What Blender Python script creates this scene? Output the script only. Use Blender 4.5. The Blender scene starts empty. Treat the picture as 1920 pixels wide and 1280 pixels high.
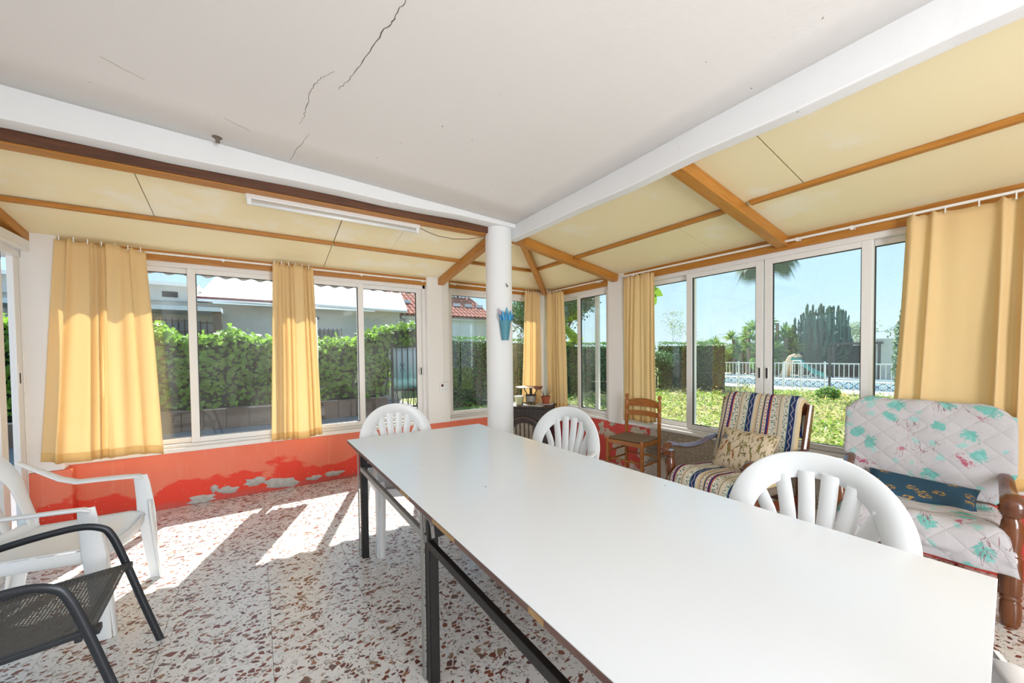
import bpy, bmesh, math, random
import numpy as np
from mathutils import Vector, Matrix, Euler
PI = math.pi
C = bpy.context.scene.collection
SC = bpy.context.scene
random.seed(7)
RNG = np.random.default_rng(7)
R_ = math.radians
# ------------------------------------------------------------------ camera, sky, sun, exposure
cam = bpy.data.cameras.new('camera'); camo = bpy.data.objects.new('camera', cam); C.objects.link(camo)
cam.sensor_width = 36; cam.lens = 13.5; cam.sensor_fit = 'HORIZONTAL'; cam.clip_start = 0.02; cam.clip_end = 500
cam.shift_y = 41/1920
yaw, pitch, roll = R_(33.687), R_(-1.348), R_(-0.63)
f = Vector((math.sin(yaw)*math.cos(pitch), math.cos(yaw)*math.cos(pitch), math.sin(pitch)))
r = Vector((math.cos(yaw), -math.sin(yaw), 0)); u = r.cross(f)
r2 = math.cos(roll)*r + math.sin(roll)*u; u2 = -math.sin(roll)*r + math.cos(roll)*u
m4 = Matrix((r2, u2, -f)).transposed().to_4x4(); m4.translation = Vector((0, 0, 1.38))
camo.matrix_world = m4
SC.camera = camo
SC.view_settings.view_transform = 'Standard'; SC.view_settings.look = 'None'
SC.view_settings.exposure = 0.0; SC.view_settings.gamma = 1.0; SC.view_settings.use_curve_mapping = False

world = bpy.data.worlds.new('sky'); SC.world = world; world.use_nodes = True
wn = world.node_tree; wn.nodes.clear()
wo = wn.nodes.new('ShaderNodeOutputWorld'); bg = wn.nodes.new('ShaderNodeBackground')
tc = wn.nodes.new('ShaderNodeTexCoord'); sx = wn.nodes.new('ShaderNodeSeparateXYZ'); cr = wn.nodes.new('ShaderNodeValToRGB')
wn.links.new(tc.outputs['Generated'], sx.inputs[0]); wn.links.new(sx.outputs['Z'], cr.inputs[0])
wn.links.new(cr.outputs[0], bg.inputs[0]); wn.links.new(bg.outputs[0], wo.inputs[0])
el = cr.color_ramp.elements
el[0].position = 0.0; el[0].color = (0.74, 0.90, 0.99, 1)
el[1].position = 0.5; el[1].color = (0.34, 0.62, 0.98, 1)
e_ = el.new(0.12); e_.color = (0.58, 0.83, 1.0, 1)
bg.inputs[1].default_value = 1.25
sun = bpy.data.lights.new('sun', 'SUN'); suno = bpy.data.objects.new('sun', sun); C.objects.link(suno)
sun.energy = 14.0; sun.angle = R_(0.6); sun.color = (1.0, 0.97, 0.92)
suno.rotation_euler = Vector((0.325, 0.83, 1.0)).to_track_quat('Z', 'Y').to_euler()
# added fill lamp inside the closed room behind the camera, brightens the interior
def area(name, loc, to, sx_, sy_, power, col):
    l = bpy.data.lights.new(name, 'AREA'); o = bpy.data.objects.new(name, l); C.objects.link(o)
    l.shape = 'RECTANGLE'; l.size = sx_; l.size_y = sy_; l.energy = power; l.color = col
    o.location = loc; o.rotation_euler = (Vector(loc)-Vector(to)).to_track_quat('Z', 'Y').to_euler()
    return o
area('rear_fill_lamp', (0.9, -2.3, 1.4), (1.2, 3.5, 1.7), 1.05, 2.1, 146, (0.90, 0.95, 1.0))

# ------------------------------------------------------------------ helpers
def link(o): C.objects.link(o); return o
class MB:
    def __init__(s): s.v = []; s.f = []; s.uv = None
    def add(s, vs, fs, uvs=None):
        b = len(s.v); s.v += [tuple(p) for p in vs]; s.f += [tuple(i+b for i in q) for q in fs]
        if uvs is not None:
            if s.uv is None: s.uv = {}
            for i, t in enumerate(uvs): s.uv[b+i] = t
        return s
    def box(s, x0, x1, y0, y1, z0, z1, M=None):
        vs = [Vector((x, y, z)) for x in (x0, x1) for y in (y0, y1) for z in (z0, z1)]
        if M: vs = [M @ p for p in vs]
        return s.add(vs, [(0,1,3,2),(4,6,7,5),(0,4,5,1),(2,3,7,6),(0,2,6,4),(1,5,7,3)])
    def bar(s, a, b, w, h_, up=(0,0,1)):
        a = Vector(a); b = Vector(b); t = (b-a).normalized(); sd = t.cross(Vector(up)).normalized(); uu = sd.cross(t)
        vs = []
        for p in (a, b):
            for i, j in ((-1,-1),(1,-1),(1,1),(-1,1)): vs.append(p + sd*w*i/2 + uu*h_*j/2)
        return s.add(vs, [(0,3,2,1),(4,5,6,7),(0,1,5,4),(1,2,6,5),(2,3,7,6),(3,0,4,7)])
    def sweep(s, pts, ws, ts, ref, rnd=0.35, cap=True):
        """rounded-rectangle section along pts; width along `ref` direction(s), thickness across it"""
        pts = [Vector(p) for p in pts]; n = len(pts)
        if not hasattr(ws, '__len__'): ws = [ws]*n
        if not hasattr(ts, '__len__'): ts = [ts]*n
        refs = [Vector(q) for q in ref] if hasattr(ref[0], '__len__') else [Vector(ref)]*n
        vs = []; k = 8
        for i in range(n):
            t = (pts[min(i+1, n-1)]-pts[max(i-1, 0)]).normalized()
            a = refs[i]-t*refs[i].dot(t); a.normalize(); b = t.cross(a)
            w = ws[i]/2; d = ts[i]/2; c = min(w, d)*rnd*2
            for (x, y) in ((-w, -d+c), (-w, d-c), (-w+c, d), (w-c, d), (w, d-c), (w, -d+c), (w-c, -d), (-w+c, -d)):
                vs.append(pts[i]+a*x+b*y)
        fs = [(i*k+j, i*k+(j+1) % k, (i+1)*k+(j+1) % k, (i+1)*k+j) for i in range(n-1) for j in range(k)]
        if cap: fs += [tuple(reversed(range(k))), tuple(range((n-1)*k, n*k))]
        return s.add(vs, fs)
    def tube(s, pts, rs, n=8, cap=True):
        pts = [Vector(p) for p in pts]; m = len(pts)
        if not hasattr(rs, '__len__'): rs = [rs]*m
        t0 = (pts[1]-pts[0]).normalized(); a = t0.orthogonal().normalized(); vs = []
        for i in range(m):
            t = (pts[min(i+1, m-1)]-pts[max(i-1, 0)]).normalized()
            a = (a-t*a.dot(t)).normalized(); b = t.cross(a)
            for j in range(n):
                q = 2*PI*j/n; vs.append(pts[i]+(a*math.cos(q)+b*math.sin(q))*rs[i])
        fs = [(i*n+j, i*n+(j+1) % n, (i+1)*n+(j+1) % n, (i+1)*n+j) for i in range(m-1) for j in range(n)]
        if cap: fs += [tuple(reversed(range(n))), tuple(range((m-1)*n, m*n))]
        return s.add(vs, fs)
    def lathe(s, prof, n=16, at=(0,0,0), M=None):
        vs = []; at = Vector(at)
        for (rr, z) in prof:
            for j in range(n):
                q = 2*PI*j/n; p = Vector((rr*math.cos(q), rr*math.sin(q), z)); vs.append((M @ p if M else p)+at)
        m = len(prof)
        fs = [(i*n+j, i*n+(j+1) % n, (i+1)*n+(j+1) % n, (i+1)*n+j) for i in range(m-1) for j in range(n)]
        fs += [tuple(reversed(range(n))), tuple(range((m-1)*n, m*n))]
        return s.add(vs, fs)
    def grid(s, fn, nu, nv, uvfn=None):
        vs = [fn(i/nu, j/nv) for j in range(nv+1) for i in range(nu+1)]
        uv = [(uvfn(i/nu, j/nv) if uvfn else (i/nu, j/nv)) for j in range(nv+1) for i in range(nu+1)]
        fs = [(j*(nu+1)+i, j*(nu+1)+i+1, (j+1)*(nu+1)+i+1, (j+1)*(nu+1)+i) for j in range(nv) for i in range(nu)]
        return s.add(vs, fs, uv)
    def sphere(s, c, r0, n=10, m=7, sc=(1,1,1)):
        c = Vector(c); prof = [(max(1e-4, math.sin(PI*i/m)), -math.cos(PI*i/m)) for i in range(m+1)]
        return s.lathe(prof, n, c, Matrix.Diagonal(Vector((r0*sc[0], r0*sc[1], r0*sc[2]))))
    def build(s, name, mat, parent=None, smooth=False, bevel=0, solid=0, auto=None):
        me = bpy.data.meshes.new(name); me.from_pydata([tuple(p) for p in s.v], [], s.f); me.update()
        if s.uv is not None:
            ul = me.uv_layers.new(name='UVMap'); li = np.zeros(len(me.loops), dtype=np.int32); me.loops.foreach_get('vertex_index', li)
            arr = np.zeros((len(s.v), 2), dtype=np.float32)
            for k, t in s.uv.items(): arr[k] = t
            ul.data.foreach_set('uv', arr[li].ravel())
        bm = bmesh.new(); bm.from_mesh(me); bmesh.ops.recalc_face_normals(bm, faces=bm.faces); bm.to_mesh(me); bm.free()
        if mat: me.materials.append(mat)
        if smooth: me.shade_smooth()
        if auto is not None:
            me.shade_smooth()
            try: me.set_sharp_from_angle(angle=R_(auto))
            except Exception: pass
        o = bpy.data.objects.new(name, me); link(o)
        if parent: o.parent = parent
        if solid:
            md = o.modifiers.new('solid', 'SOLIDIFY'); md.thickness = solid; md.offset = 0
        if bevel:
            md = o.modifiers.new('bevel', 'BEVEL'); md.width = bevel; md.segments = 2; md.limit_method = 'ANGLE'; md.angle_limit = R_(40)
        return o
def tag(o, label=None, cat=None, group=None, kind=None):
    if label: o['label'] = label
    if cat: o['category'] = cat
    if group: o['group'] = group
    if kind: o['kind'] = kind
    return o
def thing(name, label, cat, loc=(0,0,0), rz=0, group=None):
    o = bpy.data.objects.new(name, None); link(o); o.location = loc; o.rotation_euler = (0, 0, rz); o.empty_display_size = .1
    return tag(o, label, cat, group)
def struct(name, loc=(0,0,0)):
    o = bpy.data.objects.new(name, None); link(o); o.location = loc; o['kind'] = 'structure'; return o
def dup(root, loc, rz, label=None, scale=None):
    q = root.copy(); C.objects.link(q); q.location = loc; q.rotation_euler = (0, 0, rz)
    if label: q['label'] = label
    if scale: q.scale = scale
    for ch in list(root.children):
        c = ch.copy(); C.objects.link(c); c.parent = q
        for g in list(ch.children):
            d = g.copy(); C.objects.link(d); d.parent = c
    return q
def leaf_mesh(P, N, size, name, mat, parent=None, kind=None, shape='leaf', jitter=.9, aspect=1.0):
    """many small leaves (4-5 vertex blades) at points P facing roughly N"""
    n = len(P); P = np.asarray(P, float); N = np.asarray(N, float)
    N = N + RNG.normal(0, jitter, (n, 3)); N /= np.linalg.norm(N, axis=1)[:, None]+1e-9
    A = RNG.normal(0, 1, (n, 3)); A -= (A*N).sum(1)[:, None]*N; A /= np.linalg.norm(A, axis=1)[:, None]+1e-9
    B = np.cross(N, A); S = (size*RNG.uniform(.55, 1.25, n))[:, None]
    if shape == 'ivy': T = [(0, -.45, 0), (.5, -.35, .05), (.38, .1, .02), (0, .62, -.08), (-.38, .1, .02), (-.5, -.35, .05)]
    elif shape == 'blade': T = [(-.06, -.5, 0), (.06, -.5, 0), (.04, .2, .02), (0, .6, .1)]
    else: T = [(0, -.5, 0), (.32*aspect, 0, .06), (0, .55, 0), (-.32*aspect, 0, .06)]
    k = len(T); V = np.zeros((n, k, 3))
    for j, (a, b, c) in enumerate(T): V[:, j] = P + S*(a*A + b*B + c*N)
    me = bpy.data.meshes.new(name); me.vertices.add(n*k); me.vertices.foreach_set('co', V.ravel())
    me.loops.add(n*k); me.loops.foreach_set('vertex_index', np.arange(n*k, dtype=np.int32))
    me.polygons.add(n); me.polygons.foreach_set('loop_start', np.arange(0, n*k, k, dtype=np.int32))
    try: me.polygons.foreach_set('loop_total', np.full(n, k, dtype=np.int32))
    except Exception: pass
    me.update(calc_edges=True); me.materials.append(mat)
    o = bpy.data.objects.new(name, me); link(o)
    if parent: o.parent = parent
    if kind: o['kind'] = kind
    return o

# ------------------------------------------------------------------ materials
class NT:
    def __init__(s, name):
        s.m = bpy.data.materials.new(name); s.m.use_nodes = True; s.t = s.m.node_tree; s.t.nodes.clear()
        s.out = s.n('OutputMaterial')
    def n(s, typ, **kw):
        nd = s.t.nodes.new('ShaderNode'+typ)
        for k, v in kw.items():
            if k.startswith('i_'):
                key = k[2:]; key = int(key) if key.isdigit() else key
                s.inp(nd, key, v)
            else: setattr(nd, k, v)
        return nd
    def inp(s, nd, key, v):
        if isinstance(v, bpy.types.NodeSocket): s.t.links.new(v, nd.inputs[key])
        elif isinstance(v, bpy.types.Node): s.t.links.new(v.outputs[0], nd.inputs[key])
        else:
            if isinstance(v, (tuple, list)) and len(v) == 3 and nd.inputs[key].type == 'RGBA': v = (*v, 1)
            nd.inputs[key].default_value = v
    def math(s, op, a, b=0.0, c=None, clamp=False):
        nd = s.n('Math', operation=op, use_clamp=clamp); s.inp(nd, 0, a); s.inp(nd, 1, b)
        if c is not None: s.inp(nd, 2, c)
        return nd.outputs[0]
    def mix(s, fac, a, b, blend='MIX'):
        nd = s.n('MixRGB', blend_type=blend); s.inp(nd, 0, fac); s.inp(nd, 1, a); s.inp(nd, 2, b); return nd.outputs[0]
    def noise(s, vec, scale, detail=3, rough=.5, dist=0):
        nd = s.n('TexNoise'); s.inp(nd, 'Vector', vec) if vec is not None else None
        nd.inputs['Scale'].default_value = scale; nd.inputs['Detail'].default_value = detail
        nd.inputs['Roughness'].default_value = rough; nd.inputs['Distortion'].default_value = dist
        return nd.outputs[0]
    def ramp(s, fac, stops, interp='LINEAR'):
        nd = s.n('ValToRGB'); s.inp(nd, 0, fac); cr = nd.color_ramp; cr.interpolation = interp
        col4 = lambda c: (*c, 1) if hasattr(c, '__len__') else (c, c, c, 1)
        cr.elements.remove(cr.elements[1]); cr.elements[0].position = stops[0][0]; cr.elements[0].color = col4(stops[0][1])
        for p, c in stops[1:]:
            e = cr.elements.new(p); e.color = col4(c)
        return nd.outputs[0]
    def step(s, v, edge, soft=.02):
        nd = s.n('MapRange', interpolation_type='SMOOTHSTEP'); s.inp(nd, 0, v); nd.inputs[1].default_value = edge-soft; nd.inputs[2].default_value = edge+soft
        return nd.outputs[0]
    def bump(s, h_, strength=.3, dist=.01):
        nd = s.n('Bump'); s.inp(nd, 'Height', h_); nd.inputs['Strength'].default_value = strength; nd.inputs['Distance'].default_value = dist; return nd.outputs[0]
    def obj(s): return s.n('TexCoord').outputs['Object']
    def pos(s): return s.n('NewGeometry').outputs['Position']
    def uv(s): return s.n('TexCoord').outputs['UV']
    def sep(s, v):
        nd = s.n('SeparateXYZ'); s.inp(nd, 0, v); return nd.outputs
    def map(s, v, scale=(1,1,1), loc=(0,0,0), rot=(0,0,0)):
        nd = s.n('Mapping'); s.inp(nd, 0, v); nd.inputs['Scale'].default_value = scale; nd.inputs['Location'].default_value = loc; nd.inputs['Rotation'].default_value = rot
        return nd.outputs[0]
    def bsdf(s, col, rough=.6, metal=0, normal=None, spec=.5, trans=None, coat=0):
        b = s.n('BsdfPrincipled'); s.inp(b, 'Base Color', col); s.inp(b, 'Roughness', rough); s.inp(b, 'Metallic', metal)
        b.inputs['Specular IOR Level'].default_value = spec; b.inputs['Coat Weight'].default_value = coat
        if normal is not None: s.inp(b, 'Normal', normal)
        sh = b.outputs[0]
        if trans is not None:
            amt, tcol = trans
            tr = s.n('BsdfTranslucent'); s.inp(tr, 0, tcol)
            if normal is not None: s.inp(tr, 'Normal', normal)
            mx = s.n('MixShader'); s.inp(mx, 0, amt); s.t.links.new(sh, mx.inputs[1]); s.t.links.new(tr.outputs[0], mx.inputs[2]); sh = mx.outputs[0]
        s.t.links.new(sh, s.out.inputs[0]); return s.m
def pbr(name, col, rough=.6, metal=0, var=.08, vs=6, bmp=0, bs=60, spec=.5, coat=0, trans=None):
    t = NT(name); co = t.obj()
    a = tuple(c*(1-var) for c in col); b = tuple(min(1, c*(1+var)) for c in col)
    c = t.mix(t.noise(co, vs, 4), a, b)
    nm = t.bump(t.noise(co, bs, 4), bmp, .004) if bmp else None
    return t.bsdf(c, rough, metal, nm, spec, trans, coat)
def wood(name, a, b, scale=1.0, rough=.45, axis=0, knots=True, coat=0):
    t = NT(name); co = t.obj(); sc_ = [14, 14, 14]; sc_[axis] = 1.0
    v = t.map(co, tuple(q*scale for q in sc_)); g = t.noise(v, 3, 6, .6, 1.2); g2 = t.noise(v, 14, 3, .6)
    c = t.mix(t.ramp(g, [(.35, 0.), (.65, 1.)]), a, b); c = t.mix(t.math('MULTIPLY', g2, .35), c, tuple(q*.55 for q in a))
    if knots:
        vo = t.n('TexVoronoi'); t.inp(vo, 'Vector', t.map(co, tuple(q*.2 for q in sc_))); vo.inputs['Scale'].default_value = 1.6
        c = t.mix(t.math('SUBTRACT', 1.0, t.step(vo.outputs['Distance'], .09, .05)), c, tuple(q*.35 for q in a))
    return t.bsdf(c, rough, 0, t.bump(g2, .15, .002), .5, None, coat)

M = {}
def m_white_plaster(name, col, cracks=False):
    t = NT(name); p = t.pos()
    c = t.mix(t.noise(p, 1.2, 5), tuple(q*.95 for q in col), col)
    c = t.mix(t.step(t.noise(p, 30, 2), .785, .01), c, (.35, .31, .27))
    return t.bsdf(c, .85, 0, t.bump(t.noise(p, 28, 5, .6), .12, .01), .2)
M['plaster'] = m_white_plaster('white_plaster', (.84, .80, .765))
M['ceiling'] = m_white_plaster('ceiling_plaster', (.85, .815, .785))
M['beam'] = m_white_plaster('beam_paint', (.84, .835, .83))
def m_left_wall():
    t = NT('salmon_paint'); p = t.pos(); x, y, z = t.sep(p)
    c = t.mix(t.noise(t.map(p, (3, 3, 3)), 1.1, 5, .6), (.80, .165, .095), (.84, .24, .145))
    st = t.noise(t.map(p, (11, 11, 1.2), (0, 0, 0), (.05, .1, 0)), 2.2, 6); c = t.mix(t.math('MULTIPLY', t.step(st, .62, .06), .2), c, (.86, .36, .24))
    damp = t.math('ADD', z, t.math('MULTIPLY', t.math('SUBTRACT', t.noise(t.map(p, (1.0, 1, 1.6)), 1.7, 4, .5), .5), .95))
    c = t.mix(t.math('SUBTRACT', 1.0, t.step(damp, .20, .02)), c, (.82, .07, .04))
    low = t.math('ADD', z, t.math('MULTIPLY', t.noise(p, 3, 4), .1)); c = t.mix(t.math('SUBTRACT', 1.0, t.step(low, .1, .03)), c, (.62, .10, .075))
    c = t.mix(t.math('MULTIPLY', t.step(t.noise(p, 60, 2), .70, .02), t.math('SUBTRACT', 1.0, t.step(damp, .22, .05))), c, (.75, .55, .48))
    return t.bsdf(c, .75, 0, t.bump(t.noise(p, 30, 5, .6), .2, .01), .25)
M['salmon'] = m_left_wall()
def m_right_wall():
    t = NT('peeling_red_paint'); p = t.pos(); x, y, z = t.sep(p)
    n1 = t.noise(p, 3.2, 6, .6); nn = t.math('MULTIPLY', t.math('SUBTRACT', n1, .5), 1.6)
    red = t.mix(t.noise(p, 3, 4), (.60, .075, .06), (.66, .105, .085))
    cem = t.mix(t.noise(p, 5, 6, .65), (.26, .205, .145), (.40, .33, .25)); cem = t.mix(t.step(t.noise(p, 90, 2), .6, .05), cem, (.55, .48, .40))
    pla = t.mix(t.noise(p, 7, 4), (.62, .53, .44), (.72, .66, .58))
    # plaster shows round the rim of the flaked paint, cement in the middle
    yy = t.math('ADD', y, nn)
    dz = t.math('MULTIPLY', t.math('ABSOLUTE', t.math('SUBTRACT', z, .34)), .5)
    d = t.math('MINIMUM', t.math('SUBTRACT', 2.98, yy), t.math('SUBTRACT', yy, .95)); d = t.math('SUBTRACT', d, t.math('MULTIPLY', dz, .4))
    n2 = t.noise(p, 2.6, 5, .6)
    spots = t.step(t.noise(t.map(p, (1, 1, 1), (3.3, 1.2, 4.4)), 5.5, 5, .6), .64, .008)
    c = t.mix(t.step(d, .0, .008), red, pla); c = t.mix(t.math('MULTIPLY', spots, .9), c, pla)
    c = t.mix(t.math('MULTIPLY', t.step(t.math('ADD', d, t.math('MULTIPLY', t.math('SUBTRACT', n2, .5), .8)), .2, .02), 1.0), c, cem)
    low = t.math('ADD', z, t.math('MULTIPLY', t.math('SUBTRACT', t.noise(p, 4, 4), .5), .5)); c = t.mix(t.math('MULTIPLY', t.math('SUBTRACT', 1.0, t.step(low, .13, .02)), t.step(d, .0, .02)), c, pla)
    return t.bsdf(c, .85, 0, t.bump(t.noise(p, 26, 6, .65), .35, .012), .2)
M['peel'] = m_right_wall()
def m_terrazzo():
    t = NT('terrazzo'); p = t.pos(); oi = t.n('ObjectInfo').outputs['Random']
    off = t.n('CombineXYZ'); t.inp(off, 0, t.math('MULTIPLY', oi, 37.0)); t.inp(off, 1, t.math('MULTIPLY', oi, 91.0))
    ad = t.n('VectorMath', operation='ADD'); t.inp(ad, 0, p); t.inp(ad, 1, off.outputs[0]); v = ad.outputs[0]
    nz = t.n('TexNoise'); t.inp(nz, 'Vector', v); nz.inputs['Scale'].default_value = 9
    wob = t.n('VectorMath', operation='MULTIPLY_ADD'); t.inp(wob, 0, nz.outputs['Color']); wob.inputs[1].default_value = (.06, .06, .0); t.inp(wob, 2, v); v = wob.outputs[0]
    v = t.map(v, (1, 1, 0))
    base = t.mix(t.noise(v, 4, 3), (.70, .66, .61), (.79, .755, .71))
    def layer(base, scale, keep, edge, cols, rot, seed, sx_=1.0):
        vv = t.map(v, (scale*sx_, scale, 1), (seed, seed*.7, 0), (0, 0, rot))
        a = t.n('TexVoronoi', voronoi_dimensions='2D'); t.inp(a, 'Vector', vv); a.inputs['Scale'].default_value = 1
        b = t.n('TexVoronoi', voronoi_dimensions='2D', feature='DISTANCE_TO_EDGE'); t.inp(b, 'Vector', vv); b.inputs['Scale'].default_value = 1
        sp = t.n('SeparateColor'); t.inp(sp, 0, a.outputs['Color'])
        m_ = t.math('MULTIPLY', t.step(sp.outputs[0], keep, .001), t.step(t.math('SUBTRACT', b.outputs[0], t.math('MULTIPLY', sp.outputs[2], .08)), edge, .012))
        return t.mix(m_, base, t.ramp(sp.outputs[1], cols, 'CONSTANT'))
    c = layer(base, 42, .55, .12, [(0, (.56, .52, .47)), (.4, (.62, .61, .58)), (.7, (.80, .76, .70))], .3, 3.1)
    c = layer(c, 120, .86, .12, [(0, (.16, .08, .05)), (.6, (.30, .20, .15))], 1.0, 7.7)
    c = layer(c, 49, .72, .10, [(0, (.17, .055, .035)), (.35, (.26, .085, .05)), (.6, (.13, .06, .05)), (.78, (.33, .16, .09)), (.92, (.30, .26, .21))], .5, 1.3, .75)
    c = layer(c, 31, .92, .13, [(0, (.20, .06, .035)), (.6, (.30, .20, .13)), (.85, (.17, .09, .07))], 2.0, 5.9, .8)
    return t.bsdf(c, t.mix(t.noise(v, 3, 2), (.22,)*3, (.36,)*3), 0, None, .5)
M['terrazzo'] = m_terrazzo()
M['grout'] = pbr('grout', (.55, .51, .46), .9)
M['alu'] = pbr('white_aluminium', (.80, .77, .74), .35, 0, .02, spec=.5)
M['seal'] = pbr('black_seal', (.02, .02, .02), .6)
M['pine'] = wood('varnished_pine', (.44, .165, .02), (.57, .25, .045), 1, .45, 0)
M['pine_y'] = wood('varnished_pine_lengthwise', (.44, .165, .02), (.57, .25, .045), 1, .45, 1)
M['pine_dark'] = wood('dark_stained_timber', (.085, .028, .01), (.16, .055, .018), 1, .6, 0)
def m_panel():
    t = NT('cream_roof_panel'); p = t.pos()
    c = t.mix(t.noise(p, .9, 4), (.86, .74, .46), (.89, .78, .52))
    c = t.mix(t.math('MULTIPLY', t.step(t.noise(p, 1.7, 5, .6), .60, .06), .55), c, (.90, .86, .74))
    return t.bsdf(c, .7, 0, t.bump(t.noise(p, 20, 3), .05, .01), .3)
M['panel'] = m_panel()
def m_glass():
    t = NT('window_glass'); p = t.pos()
    tr = t.n('BsdfTransparent'); tr.inputs[0].default_value = (.965, .985, .975, 1)
    gl = t.n('BsdfGlossy'); gl.inputs['Roughness'].default_value = .0; gl.inputs[0].default_value = (1, 1, 1, 1)
    lw = t.n('LayerWeight'); lw.inputs[0].default_value = .5; fr = t.math('MULTIPLY_ADD', t.math('POWER', lw.outputs['Facing'], 5.0), .93, .045)
    mx = t.n('MixShader'); t.inp(mx, 0, fr); t.t.links.new(tr.outputs[0], mx.inputs[1]); t.t.links.new(gl.outputs[0], mx.inputs[2])
    # a thin film of dust
    du = t.n('BsdfDiffuse'); du.inputs[0].default_value = (.8, .82, .82, 1)
    dz = t.noise(p, 90, 3, .7); big = t.noise(t.map(p, (1, 1, .5)), 3, 4)
    am = t.math('ADD', t.math('MULTIPLY', t.step(dz, .66, .03), .12), t.math('MULTIPLY', t.step(big, .55, .2), .055))
    mx2 = t.n('MixShader'); t.inp(mx2, 0, am); t.t.links.new(mx.outputs[0], mx2.inputs[1]); t.t.links.new(du.outputs[0], mx2.inputs[2])
    t.t.links.new(mx2.outputs[0], t.out.inputs[0]); return t.m
M['glass'] = m_glass()
# ------------------------------------------------------------------ room shell
XR, YL, XL, YB = 3.726, 4.65, -1.5, -2.6
def cz(x, y):
    u_ = (x+1.2)/3.29; v_ = min(1, max(0, (y-.3)/2.75)); return (1-v_)*(2.74-.08*u_)+v_*(2.77-.15*u_)
floor = struct('floor')
MB().box(XL-.3, XR+.25, YB-.2, YL+.25, -.12, -.012).build('floor_bed', M['grout'], floor)
T = .45; tm = MB().box(-T/2+.0008, T/2-.0008, -T/2+.0008, T/2-.0008, -.02, 0).build('floor_tile', M['terrazzo'], floor, bevel=0)
first = True
for i in range(-5, 9):
    for j in range(-6, 11):
        x = .035+i*T+T/2; y = .07+j*T+T/2
        if x-T/2 > XR or x+T/2 < XL-.1 or y-T/2 > YL+.05 or y+T/2 < YB: continue
        if first: o = tm; first = False
        else: o = tm.copy(); C.objects.link(o)
        o.location = (x, y, random.uniform(-.0004, .0004))
# low walls
w = struct('wall_far')
MB().box(XL-.04, XR+.3, YL, YL+.2, -.02, .508).build('painted_parapet', M['salmon'], w)
MB().box(XL+.18, XR-.1, YL-.012, YL+.2, .508, .548).build('sill', M['plaster'], w, bevel=.006)
for (a, b, yy) in ((XL-.035, -1.30, 4.56), (1.80, 2.10, 4.60), (3.62, 3.95, 4.56)):
    MB().box(a, b, yy, YL+.2, .51 if a > 0 else .49, 2.55).build('pillar', M['plaster'], w, bevel=.012)
MB().box(XL-.036, -1.262, 4.555, YL+.02, -.01, .49).build('pillar_foot', M['salmon'], w, bevel=.01)
MB().box(-1.3, 1.80, YL, YL+.2, 2.262, 2.36).box(2.10, 3.62, YL, YL+.2, 2.262, 2.36).build('lintel', M['plaster'], w)
# lumps of salt-blown plaster at the foot of the wall
M['blown'] = pbr('blown_plaster', (.50, .47, .43), .95, 0, .35, 30, .6, 80)
for (x, z, lx, lz, sd) in ((-.46, .035, .17, .045, 1), (-.26, .085, .13, .035, 2), (-.03, .125, .15, .045, 3), (.20, .065, .25, .06, 4), (.50, .06, .12, .025, 5), (.70, .075, .16, .03, 6), (-.36, .12, .06, .04, 7)):
    rr = random.Random(sd); m = MB(); n = 18
    ring = [(1+.28*rr.uniform(-1, 1)) for _ in range(n)]; lx *= .8
    vs = []; fs = []
    for k, (s_, d_) in enumerate(((1, 0), (.8, -.010), (.45, -.016), (.02, -.018))):
        for j in range(n): q = 2*PI*j/n; vs.append((x+lx*s_*ring[j]*math.cos(q)*.75, YL+d_+rr.uniform(-.003, .003)*(k > 0), max(.003, z+lz*s_*ring[j]*math.sin(q)+.25*lx*(s_*ring[j]*math.cos(q)*.3)**2)))
    for k in range(3):
        for j in range(n): fs.append((k*n+j, k*n+(j+1) % n, (k+1)*n+(j+1) % n, (k+1)*n+j))
    m.add(vs, fs).build('blown_plaster_patch', M['blown'], w, smooth=True)
def flake(w, xx, y, z, ly, lz, sd):
    rr = random.Random(sd); n = 20; ring = [(1+.42*rr.uniform(-1, 1)) for _ in range(n)]
    vs = [(xx-dx, y+ly*s_*ring[j]*math.cos(2*PI*j/n), z+lz*s_*ring[j]*math.sin(2*PI*j/n)) for s_, dx in ((1, 0), (.94, .003), (.02, .0035)) for j in range(n)]
    fs = [(k*n+j, k*n+(j+1) % n, (k+1)*n+(j+1) % n, (k+1)*n+j) for k in range(2) for j in range(n)]
    MB().add(vs, fs).build('bare_plaster_patch', M['flake'], w)
M['flake'] = pbr('bare_plaster', (.50, .43, .34), .95, 0, .22, 14, .4, 60)
w = struct('wall_right')
for q in ((3.50, .41, .05, .085, 1), (3.40, .355, .075, .055, 2), (3.30, .33, .04, .07, 3), (3.32, .49, .055, .026, 4), (2.92, .455, .10, .045, 5), (3.62, .12, .012, .012, 6), (3.18, .15, .10, .12, 7), (3.27, .24, .05, .09, 8)): flake(w, XR, *q)
MB().box(XR, XR+.2, YB-.1, YL, -.02, .520).build('painted_parapet', M['peel'], w)
MB().box(XR-.012, XR+.2, .1, 3.12, .520, .552).build('sill', M['plaster'], w, bevel=.006)
MB().box(XR-.012, XR+.2, 3.37, 4.56, .520, .552).build('sill', M['plaster'], w, bevel=.006)
MB().box(XR-.025, XR+.2, 3.12, 3.37, .51, 2.50).build('pillar', M['plaster'], w, bevel=.012)
MB().box(XR, XR+.2, YB-.1, .10, .52, 2.7).build('rear_wall_panel', M['plaster'], w)
MB().box(XR, XR+.2, .10, 3.12, 2.235, 2.34).box(XR, XR+.2, 3.37, 4.56, 2.235, 2.34).build('lintel', M['plaster'], w)
w = struct('wall_left')
MB().box(XL-.2, XL, -2.6, .6, -.02, 2.75).build('plaster_panel', M['plaster'], w)
MB().box(XL-.1, XL-.0, .6, 4.56, 2.30, 3.0).build('plaster_over_door', M['plaster'], w)
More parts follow.
